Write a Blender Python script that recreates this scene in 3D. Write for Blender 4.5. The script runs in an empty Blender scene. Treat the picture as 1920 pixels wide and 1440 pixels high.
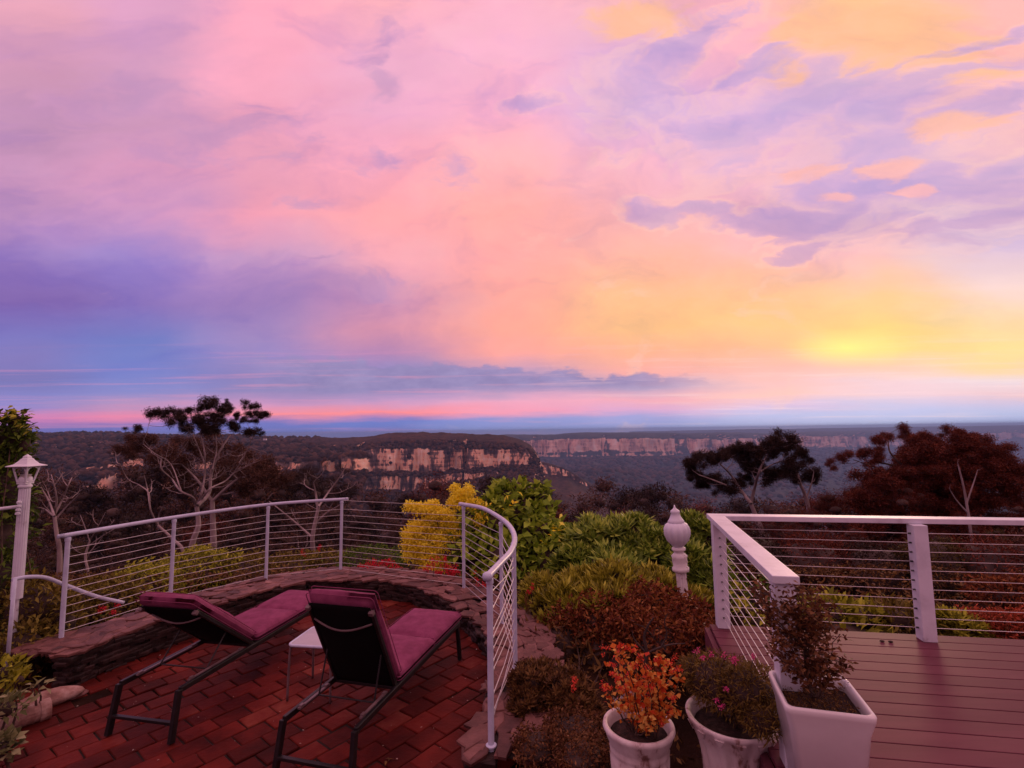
import bpy, math, random
import numpy as np
from mathutils import Vector, Matrix
R = math.radians
rng = np.random.default_rng(7)
random.seed(7)
C = bpy.context.scene.collection
SC = bpy.context.scene

# ------------------------------------------------------------------ camera
FPX = 930.0
EYE = Vector((0, 0, 2.15))
cam_d = bpy.data.cameras.new("camera"); cam = bpy.data.objects.new("camera", cam_d); C.objects.link(cam)
cam_d.sensor_width = 36; cam_d.lens = 36 * FPX / 1920
cam_d.clip_start = 0.05; cam_d.clip_end = 120000
CAMR = Matrix.Rotation(R(90 + 5.4), 3, 'X') @ Matrix.Rotation(R(-0.8), 3, 'Z')
cam.matrix_world = Matrix.Translation(EYE) @ CAMR.to_4x4()
SC.camera = cam

def ray(px, py):                       # direction through a photo pixel (1920x1440)
    return CAMR @ Vector(((px - 960) / FPX, -(py - 720) / FPX, -1.0))
def G(px, py, z=0.0):                  # point of the pixel ray on the level z
    d = ray(px, py); t = (z - EYE.z) / d.z
    return EYE + d * t
def Q(px, py, Y):                      # point of the pixel ray at distance Y ahead
    d = ray(px, py); return EYE + d * (Y / d.y)

# ------------------------------------------------------------------ render + world + sun
SC.render.engine = 'CYCLES'
SC.view_settings.view_transform = 'Standard'; SC.view_settings.look = 'None'
SC.view_settings.exposure = 0.0; SC.view_settings.gamma = 1.0
cy = SC.cycles
cy.max_bounces = 6; cy.diffuse_bounces = 3; cy.glossy_bounces = 3; cy.transmission_bounces = 4
cy.transparent_max_bounces = 8; cy.volume_bounces = 0; cy.sample_clamp_indirect = 4.0
cy.use_denoising = True; cy.use_adaptive_sampling = True; cy.adaptive_threshold = 0.015

def lin(c):
    out = []
    for v in c[:3]:
        v = v / 255.0
        out.append(v / 12.92 if v <= 0.04045 else ((v + 0.055) / 1.055) ** 2.4)
    return (out[0], out[1], out[2], 1.0)

SUN_AZ, SUN_EL = 34.0, 8.0
W = bpy.data.worlds.new("World"); SC.world = W; W.use_nodes = True
nt = W.node_tree; nt.nodes.clear()
class NB:
    "small node builder"
    def __init__(s, tree): s.t = tree
    def new(s, typ, **kw):
        n = s.t.nodes.new(typ)
        for k, v in kw.items(): setattr(n, k, v)
        return n
    def put(s, sock, v):
        if hasattr(v, 'is_output'): s.t.links.new(v, sock)
        elif v is not None: sock.default_value = v
    def math(s, op, a, b=None, c=None, clamp=False):
        n = s.new('ShaderNodeMath', operation=op, use_clamp=clamp)
        s.put(n.inputs[0], a); s.put(n.inputs[1], b)
        if c is not None: s.put(n.inputs[2], c)
        return n.outputs[0]
    def vmath(s, op, a, b=None, scale=None):
        n = s.new('ShaderNodeVectorMath', operation=op)
        s.put(n.inputs[0], a)
        if b is not None: s.put(n.inputs[1], b)
        if scale is not None: s.put(n.inputs['Scale'], scale)
        return n.outputs['Value'] if op in ('LENGTH', 'DOT_PRODUCT', 'DISTANCE') else n.outputs['Vector']
    def comb(s, x, y, z=0.0):
        n = s.new('ShaderNodeCombineXYZ')
        s.put(n.inputs[0], x); s.put(n.inputs[1], y); s.put(n.inputs[2], z)
        return n.outputs[0]
    def noise(s, vec, scale, detail=5.0, rough=0.55, dist=0.0):
        n = s.new('ShaderNodeTexNoise'); s.put(n.inputs['Vector'], vec)
        n.inputs['Scale'].default_value = scale; n.inputs['Detail'].default_value = detail
        n.inputs['Roughness'].default_value = rough; n.inputs['Distortion'].default_value = dist
        return n
    def maprange(s, v, a, b, c=0.0, d=1.0, smooth=True):
        n = s.new('ShaderNodeMapRange', interpolation_type='SMOOTHSTEP' if smooth else 'LINEAR')
        s.put(n.inputs[0], v)
        for i, x in zip((1, 2, 3, 4), (a, b, c, d)): n.inputs[i].default_value = x
        return n.outputs[0]
    def mix(s, f, a, b, mode='MIX'):
        n = s.new('ShaderNodeMix', data_type='RGBA', blend_type=mode)
        s.put(n.inputs[0], f); s.put(n.inputs[6], a); s.put(n.inputs[7], b)
        return n.outputs[2]
    def ramp(s, f, stops, interp='LINEAR'):
        n = s.new('ShaderNodeValToRGB'); s.put(n.inputs[0], f)
        cr = n.color_ramp; cr.interpolation = interp
        stops = sorted(stops, key=lambda q: q[0])
        cr.elements[0].position = stops[0][0]; cr.elements[0].color = stops[0][1]
        cr.elements[1].position = stops[-1][0]; cr.elements[1].color = stops[-1][1]
        for p, c in stops[1:-1]:
            e = cr.elements.new(p); e.color = c
        return n.outputs[0]

b = NB(nt)
tc = b.new('ShaderNodeTexCoord')
D = tc.outputs['Generated']
sx = b.new('ShaderNodeSeparateXYZ'); nt.links.new(D, sx.inputs[0])
X, Y, Z = sx.outputs
hyp = b.math('SQRT', b.math('ADD', b.math('MULTIPLY', X, X), b.math('MULTIPLY', Y, Y)))
az0 = b.math('ARCTAN2', X, Y)
ca = b.math('MAXIMUM', b.math('DIVIDE', Y, b.math('MAXIMUM', hyp, 1e-4)), 0.62)
v0 = b.math('MINIMUM', b.math('DIVIDE', Z, b.math('MAXIMUM', b.math('MULTIPLY', hyp, ca), 1e-3)), 3.0)
uv0 = b.comb(az0, v0)
# two scales of turbulence; much calmer close to the horizon, where cloud layers lie flat
calm = b.maprange(v0, 0.0, 0.45)
n1 = b.noise(b.vmath('MULTIPLY', uv0, (1.0, 1.3, 1)), 3.2, 5, 0.55)
n2 = b.noise(b.vmath("MULTIPLY", uv0, (1.0, 1.5, 1)), 7.5, 6, 0.55)
n3 = b.noise(b.vmath('MULTIPLY', uv0, (1.0, 9.0, 1)), 5.0, 6, 0.6)
w1 = b.vmath('SUBTRACT', n1.outputs['Color'], (0.5, 0.5, 0.5))
w2 = b.vmath('SUBTRACT', n2.outputs['Color'], (0.5, 0.5, 0.5))
w3 = b.vmath('SUBTRACT', n3.outputs['Color'], (0.5, 0.5, 0.5))
amp = b.math('MULTIPLY_ADD', calm, 0.22, 0.03)
wa = b.vmath('SCALE', w1, scale=amp)
wb = b.vmath('SCALE', w2, scale=b.math('MULTIPLY', amp, 0.55))
wc = b.vmath('SCALE', b.vmath('MULTIPLY', w3, (0.22, 0.035, 0)), scale=b.math('SUBTRACT', 1.0, b.math('MULTIPLY', b.maprange(v0, 0.05, 0.2), 0.93)))
uv = b.vmath('ADD', b.vmath('ADD', uv0, b.vmath('MULTIPLY', b.vmath('ADD', wa, wb), (1.0, 0.55, 0))), wc)
s2 = b.new('ShaderNodeSeparateXYZ'); nt.links.new(uv, s2.inputs[0])
AZ, V = s2.outputs[0], s2.outputs[1]
def vy(y):
    d = ray(960, y); return d.z / d.y
ROWS = [0, 100, 200, 300, 400, 480, 560, 620, 660, 700, 725, 750, 770, 788, 806]
GRID = [
 [(232,165,185),(222,160,195),(252,168,190),(252,176,188),(250,178,200),(255,186,180),(255,180,190),(255,196,146),(255,184,178)],
 [(208,150,180),(212,155,190),(250,168,192),(236,170,200),(248,180,205),(228,176,208),(250,180,196),(255,190,158),(255,182,175)],
 [(195,145,180),(205,150,185),(236,160,185),(236,168,200),(255,178,200),(214,176,220),(220,176,218),(228,180,205),(250,185,190)],
 [(190,140,180),(215,150,185),(228,156,182),(248,166,186),(255,180,185),(248,182,200),(242,182,205),(210,172,212),(240,185,195)],
 [(185,140,188),(202,150,195),(242,158,178),(255,168,172),(255,172,165),(242,172,178),(240,178,190),(215,174,205),(212,178,204)],
 [(150,120,185),(160,135,200),(204,155,195),(246,168,180),(255,168,165),(255,182,160),(255,182,178),(246,186,190),(222,192,216)],
 [(140,110,175),(145,120,185),(172,136,185),(212,150,180),(255,168,155),(255,190,142),(255,192,145),(255,202,150),(247,214,208)],
 [(125,120,190),(115,125,195),(160,135,190),(222,150,170),(255,168,150),(255,192,135),(255,200,135),(255,214,130),(255,215,160)],
 [(130,120,185),(115,125,195),(150,135,195),(180,134,178),(255,165,155),(255,180,145),(255,188,142),(255,216,135),(255,222,150)],
 [(122,118,180),(125,132,200),(138,128,188),(140,136,192),(176,150,190),(250,172,165),(250,185,175),(252,205,182),(255,215,160)],
 [(135,132,198),(138,138,200),(142,132,186),(150,140,190),(166,152,194),(186,166,200),(246,192,192),(242,206,215),(235,215,225)],
 [(150,135,198),(180,145,190),(205,148,190),(200,152,195),(240,168,195),(246,172,188),(250,196,190),(236,202,216),(238,198,208)],
 [(215,130,180),(236,136,170),(255,145,152),(255,140,145),(250,160,185),(222,170,210),(215,188,225),(202,195,230),(202,195,230)],
 [(128,110,185),(120,115,190),(115,120,195),(110,125,200),(146,153,214),(165,165,220),(183,190,235),(185,195,240),(185,195,235)],
 [(100,108,182),(96,110,185),(100,115,190),(106,122,200),(138,154,214),(152,163,220),(172,188,238),(178,198,243),(170,190,240)],
]
VM = 1.3
cols = []
for c in range(9):
    st = [(min(1, max(0, vy(ROWS[r]) / VM)), lin(GRID[r][c])) for r in range(len(ROWS))]
    st.append((1.0, lin((252, 186, 196))))
    cols.append(b.ramp(b.math('DIVIDE', V, VM), st))
azs = [math.atan2(ray(240 * c, 806).x, ray(240 * c, 806).y) for c in range(9)]
sky = cols[0]
for c in range(1, 9):
    sky = b.mix(b.maprange(AZ, azs[c - 1], azs[c]), sky, cols[c])
# the unseen sky behind the viewer: a mauve tuned for its light on the scene
back = b.math('MULTIPLY', b.maprange(b.math('ABSOLUTE', az0), 1.0, 1.9), b.math('SUBTRACT', 1.0, b.maprange(Z, 0.30, 0.62)))
sky = b.mix(back, sky, lin((178, 120, 138)))
# billowing cloud bodies: soft spots with torn edges
tear = b.math('ADD', b.math('MULTIPLY', b.math('SUBTRACT', n1.outputs['Fac'], 0.5), 1.1), b.math('MULTIPLY', b.math('SUBTRACT', n2.outputs['Fac'], 0.5), 2.2))
def UV(px, py):
    d = ray(px, py); h = math.hypot(d.x, d.y); return math.atan2(d.x, d.y), d.z / d.y
def spots(lst, coord, rot=0.0):
    acc = None
    for (px, py, rx, ry, k) in lst:
        u, v = UV(px, py)
        if rot: u, v = u * math.cos(rot) - v * math.sin(rot), u * math.sin(rot) + v * math.cos(rot)
        d = b.vmath('LENGTH', b.vmath('MULTIPLY', b.vmath('SUBTRACT', coord, (u, v, 0)), (930 / rx, 930 / ry, 0)))
        m = b.math('MULTIPLY', b.math('MAXIMUM', b.math('SUBTRACT', 1.6, d), 0.0), k)
        acc = m if acc is None else b.math('MAXIMUM', acc, m)
    return acc
uvs = b.vmath('MULTIPLY', b.vmath('ADD', uv0, b.vmath('SCALE', b.vmath('ADD', w1, w2), scale=0.10)), (1, 1, 0))
rt = b.new('ShaderNodeVectorRotate', rotation_type='Z_AXIS'); nt.links.new(uvs, rt.inputs['Vector']); rt.inputs['Angle'].default_value = R(-33)
diag = [(1480, 205, 190, 62, 1.1), (1660, 195, 190, 38, 1.0), (1720, 250, 200, 42, 1.0), (1790, 88, 130, 14, 1.2), (1290, 80, 130, 42, 1.0),
        (1430, 120, 80, 24, 1.1), (1560, 405, 110, 18, .9), (1890, 320, 100, 24, .9), (1500, 470, 70, 14, .9), (1860, 400, 130, 30, .9)]
flat = [(1215, 395, 58, 30, 1.3), (1305, 388, 60, 18, 1.1), (1180, 180, 85, 75, 1.0), (1370, 235, 130, 55, .9), (1460, 405, 130, 30, .9), (1660, 350, 190, 50, .85), (1150, 290, 60, 26, .8),
        (710, 120, 60, 95, .62), (740, 300, 90, 40, .58), (860, 335, 80, 50, .58), (380, 240, 190, 90, .8), (600, 375, 110, 30, .7), (200, 180, 170, 110, .75), (1000, 185, 80, 20, .75), (120, 330, 130, 60, .6), (640, 540, 150, 30, .7), (560, 480, 80, 16, .6), (1750, 440, 160, 40, .6)]
nC = b.noise(b.vmath('MULTIPLY', rt.outputs[0], (1.0, 2.1, 1)), 5.2, 8, 0.6, 0.5).outputs['Fac']
nD = b.noise(b.vmath('MULTIPLY', uvs, (1.0, 1.7, 1)), 6.5, 8, 0.62, 0.4).outputs['Fac']
fA = spots(diag, rt.outputs[0], R(-33)); fB = spots(flat, uvs)
hA = b.math('SUBTRACT', nC, b.math('SUBTRACT', 0.69, b.math('MULTIPLY', fA, 0.34)))
hB = b.math('SUBTRACT', nD, b.math('SUBTRACT', 0.69, b.math('MULTIPLY', fB, 0.34)))
h = b.math('MAXIMUM', hA, hB)
mask = b.maprange(h, -0.015, 0.17)
deep = b.maprange(h, 0.06, 0.36)
cloudcol = b.mix(b.maprange(AZ, -0.5, 0.45), lin((206, 150, 188)), lin((216, 176, 212)))
deepcol = b.mix(b.maprange(AZ, -0.5, 0.45), lin((188, 142, 186)), lin((190, 164, 210)))
cloudcol = b.mix(deep, cloudcol, deepcol)
low = b.math('SUBTRACT', 1.0, b.maprange(v0, 0.36, 0.56))
cloudcol = b.mix(b.math('MULTIPLY', low, 0.55), cloudcol, lin((196, 150, 182)))
rim = b.math('SUBTRACT', b.maprange(h, -0.09, -0.01), mask)
sky = b.mix(b.math('MULTIPLY', b.math('MAXIMUM', rim, 0.0), b.math('MULTIPLY', b.maprange(AZ, -0.35, 0.3), 0.26)), sky, lin((255, 206, 190)))
sky = b.mix(b.math('MULTIPLY', mask, 0.72), sky, cloudcol)
# peach lit gaps
gaps = [(1600, 70, 130, 85, 1), (1190, 40, 120, 55, 1.0), (1480, 130, 40, 40, .9), (1760, 60, 90, 30, .9), (1665, 318, 50, 24, 1.2), (1582, 358, 34, 18, 1.2), (1728, 358, 36, 15, 1.1), (1480, 320, 80, 24, .8), (1810, 240, 80, 40, .9), (1860, 130, 110, 60, .7), (1200, 470, 70, 40, .5)]
g = spots(gaps, uvs)
hg = b.math('SUBTRACT', b.math('SUBTRACT', 1.0, nC), b.math('SUBTRACT', 0.72, b.math('MULTIPLY', g, 0.34)))
gm = b.maprange(hg, 0.0, 0.2)
sky = b.mix(b.math('MULTIPLY', gm, 0.8), sky, b.mix(b.maprange(V, .45, .75), lin((255, 184, 182)), lin((255, 190, 146))))
# whole-sky cloud relief
rel = b.noise(b.vmath('MULTIPLY', uvs, (1.0, 1.9, 1)), 4.2, 9, 0.62, 0.6).outputs['Fac']
rm = b.math('MULTIPLY', b.math('SUBTRACT', rel, 0.5), b.math('MULTIPLY_ADD', b.maprange(v0, 0.04, 0.3), 1.4, 0.15))
sky = b.mix(b.math('MAXIMUM', rm, 0.0, clamp=True), sky, b.mix(b.maprange(AZ, -0.7, 0.2, 0.12, 0.5), sky, lin((255, 214, 205))))
sky = b.mix(b.math('MULTIPLY', b.math('MAXIMUM', b.math('MULTIPLY', rm, -1.0), 0.0), 2.4, clamp=True), sky, b.vmath('MULTIPLY', sky, (0.74, 0.78, 0.97)))
# the long slate blue bank low in the middle, ragged on top
ban = b.noise(b.vmath('MULTIPLY', uv0, (1.0, 2.2, 1)), 14.0, 6, 0.6)
btop = b.math('MULTIPLY_ADD', b.math('SUBTRACT', ban.outputs['Fac'], 0.5), 0.10, b.math('SUBTRACT', 0.158, b.math('MULTIPLY', b.math('MAXIMUM', b.math('ADD', az0, 0.44), -0.2), 0.066)))
bm = b.math('MULTIPLY', b.maprange(b.math('SUBTRACT', btop, v0), -0.004, 0.012), b.maprange(v0, 0.066, 0.098))
bm = b.math('MULTIPLY', bm, b.math('MULTIPLY', b.maprange(az0, -0.56, -0.36), b.math('SUBTRACT', 1.0, b.maprange(az0, 0.22, 0.46))))
sky = b.mix(b.math('MULTIPLY', bm, 0.92), sky, b.mix(ban.outputs['Fac'], lin((112, 102, 156)), lin((176, 160, 204))))
# upper edge of the heavy mauve bank on the left
e2 = b.math('ADD', b.math('SUBTRACT', 0.385, b.math('MULTIPLY', b.math('MAXIMUM', b.math('ADD', az0, 0.42), 0.0), 0.24)), b.math('MULTIPLY', b.math('SUBTRACT', nD, 0.5), 0.20))
m2 = b.math('MULTIPLY', b.maprange(b.math('SUBTRACT', e2, v0), -0.01, 0.055), b.maprange(v0, 0.16, 0.30))
m2 = b.math('MULTIPLY', m2, b.math('SUBTRACT', 1.0, b.maprange(az0, -0.38, 0.02)))
sky = b.mix(b.math('MULTIPLY', m2, 0.8), sky, b.vmath('MULTIPLY', sky, (0.80, 0.80, 0.96)))
# fine streaks low down
st = b.noise(b.vmath('MULTIPLY', uv0, (1.0, 26.0, 1)), 3.2, 7, 0.65)
sm = b.math('MULTIPLY', b.maprange(st.outputs['Fac'], 0.5, 0.72), b.math('SUBTRACT', 1.0, b.maprange(v0, 0.10, 0.22)))
sky = b.mix(b.math('MULTIPLY', sm, 0.42), sky, b.mix(b.maprange(AZ, -0.2, 0.5), lin((235, 150, 180)), lin((255, 225, 230))))
# soft general mottling
mot = b.math('MULTIPLY_ADD', b.math('SUBTRACT', n2.outputs['Fac'], 0.5), 0.18, 1.03)
sky = b.vmath('SCALE', sky, scale=mot)
# glow of the veiled sun
gu, gv = UV(1588, 652)
gd = b.vmath('LENGTH', b.vmath('MULTIPLY', b.vmath('SUBTRACT', uv0, (gu, gv, 0)), (930 / 95, 930 / 42, 0)))
gl = b.math('MULTIPLY', b.math('POWER', b.math('MAXIMUM', b.math('SUBTRACT', 1.0, gd), 0.0), 1.5), 0.85, clamp=True)
sky = b.mix(gl, sky, lin((255, 250, 140)))
sk = b.new('ShaderNodeTexSky', sky_type='NISHITA'); sk.sun_disc = False
sk.sun_elevation = R(SUN_EL); sk.sun_rotation = R(SUN_AZ)
bg1 = b.new('ShaderNodeBackground'); nt.links.new(sky, bg1.inputs[0]); bg1.inputs[1].default_value = 1.02
bg2 = b.new('ShaderNodeBackground'); nt.links.new(sk.outputs[0], bg2.inputs[0]); bg2.inputs[1].default_value = 0.0015
ad = b.new('ShaderNodeAddShader'); nt.links.new(bg1.outputs[0], ad.inputs[0]); nt.links.new(bg2.outputs[0], ad.inputs[1])
wo = b.new('ShaderNodeOutputWorld'); nt.links.new(ad.outputs[0], wo.inputs[0])
W.cycles.sampling_method = 'MANUAL'; W.cycles.sample_map_resolution = 256

sl = bpy.data.lights.new("sun", 'SUN'); sl.energy = 0.5; sl.angle = R(12); sl.color = (1.0, 0.62, 0.42)
so = bpy.data.objects.new("sun", sl); C.objects.link(so)
sd = Vector((math.sin(R(SUN_AZ)) * math.cos(R(SUN_EL)), math.cos(R(SUN_AZ)) * math.cos(R(SUN_EL)), math.sin(R(SUN_EL))))
so.rotation_euler = sd.to_track_quat('Z', 'Y').to_euler(); so.location = (10, 10, 20)
# ------------------------------------------------------------------ materials
def material(name, stops, scale=5.0, rough=0.6, bump=0.0, bscale=None, island=0.0, spec=0.4, metallic=0.0,
             trans=0.0, detail=5.0, stretch=(1, 1, 1), coat=0.0, coord='Object', sheen=0.0):
    m = bpy.data.materials.new(name); m.use_nodes = True
    t = m.node_tree; t.nodes.clear(); n = NB(t)
    out = n.new('ShaderNodeOutputMaterial'); bs = n.new('ShaderNodeBsdfPrincipled')
    tcn = n.new('ShaderNodeTexCoord'); vec = tcn.outputs[coord]
    if stretch != (1, 1, 1): vec = n.vmath('MULTIPLY', vec, stretch)
    nz = n.noise(vec, scale, detail, 0.6)
    f = n.maprange(nz.outputs['Fac'], 0.28, 0.72, smooth=False)
    if island > 0:
        g = n.new('ShaderNodeNewGeometry')
        f = n.math('ADD', n.math('MULTIPLY', f, 1 - island), n.math('MULTIPLY', g.outputs['Random Per Island'], island))
    col = n.ramp(f, [(p, c if len(c) == 4 else (*c, 1)) for p, c in stops])
    t.links.new(col, bs.inputs['Base Color'])
    bs.inputs['Roughness'].default_value = rough; bs.inputs['Metallic'].default_value = metallic
    bs.inputs['Specular IOR Level'].default_value = spec; bs.inputs['Coat Weight'].default_value = coat
    if sheen: bs.inputs['Sheen Weight'].default_value = sheen
    if bump:
        nb_ = n.noise(vec, bscale or scale * 3, 6, 0.6)
        bp = n.new('ShaderNodeBump'); bp.inputs['Strength'].default_value = 1.0; bp.inputs['Distance'].default_value = bump
        t.links.new(nb_.outputs['Fac'], bp.inputs['Height']); t.links.new(bp.outputs[0], bs.inputs['Normal'])
    sh = bs.outputs[0]
    if trans:
        tr = n.new('ShaderNodeBsdfTranslucent'); t.links.new(col, tr.inputs[0])
        mx = n.new('ShaderNodeMixShader'); mx.inputs[0].default_value = trans
        t.links.new(sh, mx.inputs[1]); t.links.new(tr.outputs[0], mx.inputs[2]); sh = mx.outputs[0]
    t.links.new(sh, out.inputs[0])
    return m

def ramp3(a, b_, c): return [(0.0, a), (0.5, b_), (1.0, c)]
M = {}
M['white_paint'] = material('white paint', [(0, (.42, .40, .46)), (.18, (.60, .61, .70)), (.5, (.68, .70, .80)), (1, (.74, .76, .86))], 5, .42, .0012, 35, detail=9)
M['rail_paint'] = material('white rail enamel', ramp3((.42, .46, .60), (.52, .57, .74), (.58, .63, .80)), 9, .32, .0004, 60)
M['old_paint'] = material('flaking white paint', [(0.0, (.10, .06, .05)), (0.2, (.3, .24, .22)), (0.27, (.70, .66, .68)), (1.0, (.80, .78, .80))], 14, .5, .002, 30, detail=8)
M['cable'] = material('stainless cable', ramp3((.55, .53, .55), (.65, .62, .64), (.7, .68, .7)), 20, .35, metallic=.55)
M['steel'] = material('dark steel bolt', ramp3((.05, .05, .05), (.1, .1, .1), (.2, .2, .2)), 20, .4, metallic=.8)
M['brick'] = material('red clay paver', [(0, (.014, .003, .003)), (.4, (.075, .008, .006)), (.72, (.150, .017, .012)), (1, (.25, .065, .042))], 2.6, .62, .005, 30, island=.42, spec=.1, detail=9)
M['mortar'] = material('dark joint sand', ramp3((.008, .004, .004), (.016, .007, .006), (.03, .012, .01)), 20, .95)
M['slate'] = material('stacked slate', [(0, (.010, .004, .004)), (.5, (.024, .010, .009)), (1, (.055, .024, .022))], 7, .75, .01, 25, island=.5)  # dark stone colour that also holds the shade on the wall face
M['capstone'] = material('flat capping stone', [(0, (.03, .010, .009)), (.4, (.11, .040, .036)), (.8, (.21, .09, .08)), (1, (.38, .2, .18))], 6, .65, .008, 22, island=.5)
M['frame'] = material('charcoal lounger frame', ramp3((.006, .005, .006), (.010, .008, .010), (.018, .013, .015)), 12, .4, spec=.35)
M['sling'] = material('black sling fabric', ramp3((.003, .0028, .003), (.004, .0038, .004), (.006, .005, .006)), 60, .9, .0006, 400, spec=.12)
M['light_trim'] = material('pale trim', ramp3((.10, .06, .07), (.14, .09, .10), (.2, .13, .14)), 9, .45)
M['soil'] = material('potting soil', ramp3((.012, .006, .005), (.03, .014, .011), (.07, .035, .03)), 30, .95, .01, 60)
M['ground'] = material('leaf litter ground', [(0, (.008, .004, .003)), (.5, (.022, .010, .007)), (1, (.05, .026, .016))], 1.2, .95, .05, 8, spec=.05)
M['pot_white'] = material('weathered white pot', [(0.0, (.10, .04, .03)), (0.2, (.28, .17, .15)), (0.33, (.60, .50, .50)), (.6, (.70, .62, .62)), (1.0, (.78, .72, .72))], 11, .5, .004, 25, detail=10, stretch=(1, 1, .45))
M['planter'] = material('glazed white planter', ramp3((.66, .62, .64), (.72, .69, .71), (.76, .73, .75)), 3, .22, spec=.5, coat=.35)
M['terracotta'] = material('worn stone edging', [(0, (.12, .05, .04)), (.4, (.3, .16, .13)), (.7, (.45, .3, .26)), (1, (.5, .36, .32))], 7, .7, .012, 18)
M['bark_pale'] = material('pale gum bark', [(0, (.10, .07, .075)), (.4, (.26, .20, .20)), (1, (.46, .37, .38))], 2.5, .7, .01, 18, stretch=(1, 1, .3))
M['bark_dark'] = material('dark bark and leaf shade', ramp3((.02, .012, .01), (.05, .03, .026), (.1, .065, .055)), 4, .85, .01, 20)
M['stem'] = material('twig', ramp3((.03, .016, .012), (.07, .038, .028), (.13, .08, .06)), 14, .75)
M['blackpipe'] = material('slate grey', ramp3((.02, .015, .018), (.035, .025, .03), (.05, .04, .045)), 10, .5)
def leafmat(name, a, b_, c, trans=.22, rough=.55, island=.8, scale=1.5, spec=.15):
    M[name] = material(name, ramp3(a, b_, c), scale, rough, island=island, trans=trans, spec=spec); return M[name]
leafmat('gum_leaf', (.010, .007, .006), (.030, .016, .013), (.085, .046, .032))
leafmat('gum_red', (.03, .007, .005), (.12, .024, .014), (.32, .085, .045))
leafmat('gum_brown', (.022, .010, .007), (.085, .038, .026), (.24, .12, .08))
leafmat('gum_olive', (.030, .022, .008), (.085, .060, .02), (.17, .13, .035))
leafmat('hedge_leaf', (.07, .07, .008), (.32, .33, .025), (.65, .64, .08))
leafmat('hedge_dull', (.05, .03, .008), (.16, .12, .02), (.38, .32, .06))
leafmat('green_leaf', (.05, .085, .01), (.24, .37, .03), (.62, .75, .10))
leafmat('dark_green_leaf', (.02, .04, .008), (.08, .14, .018), (.26, .38, .05))
leafmat('rhodo_leaf', (.04, .065, .012), (.20, .31, .035), (.58, .68, .12), rough=.4)
leafmat('olive_rosette', (.07, .06, .008), (.27, .26, .02), (.60, .60, .08), rough=.45)
leafmat('flame_leaf', (.06, .03, .008), (.30, .05, .02), (.75, .17, .09), trans=.3)
leafmat('rust_leaf', (.04, .010, .006), (.17, .040, .016), (.42, .17, .05))
leafmat('azalea_leaf', (.04, .013, .008), (.13, .05, .022), (.30, .15, .06))
leafmat('brown_leaf', (.03, .013, .007), (.11, .05, .018), (.28, .16, .05))
leafmat('gold_leaf', (.80, .55, .01), (.97, .86, .04), (1.0, .96, .2), trans=.3)
leafmat('orange_leaf', (.50, .02, .012), (.66, .20, .03), (.92, .66, .18), trans=.3)
leafmat('heath_leaf', (.05, .028, .008), (.14, .085, .018), (.30, .21, .05))
leafmat('cream_leaf', (.06, .07, .025), (.16, .17, .06), (.42, .40, .22))
leafmat('red_petal', (.45, .010, .02), (.65, .02, .05), (.8, .05, .08), trans=.3)
leafmat('coral_petal', (.6, .04, .02), (.8, .08, .05), (.9, .16, .1), trans=.3)
leafmat('pink_petal', (.55, .03, .2), (.75, .06, .3), (.85, .15, .4), trans=.3)
leafmat('creeper_leaf', (.02, .035, .006), (.06, .10, .012), (.22, .32, .04))

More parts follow.
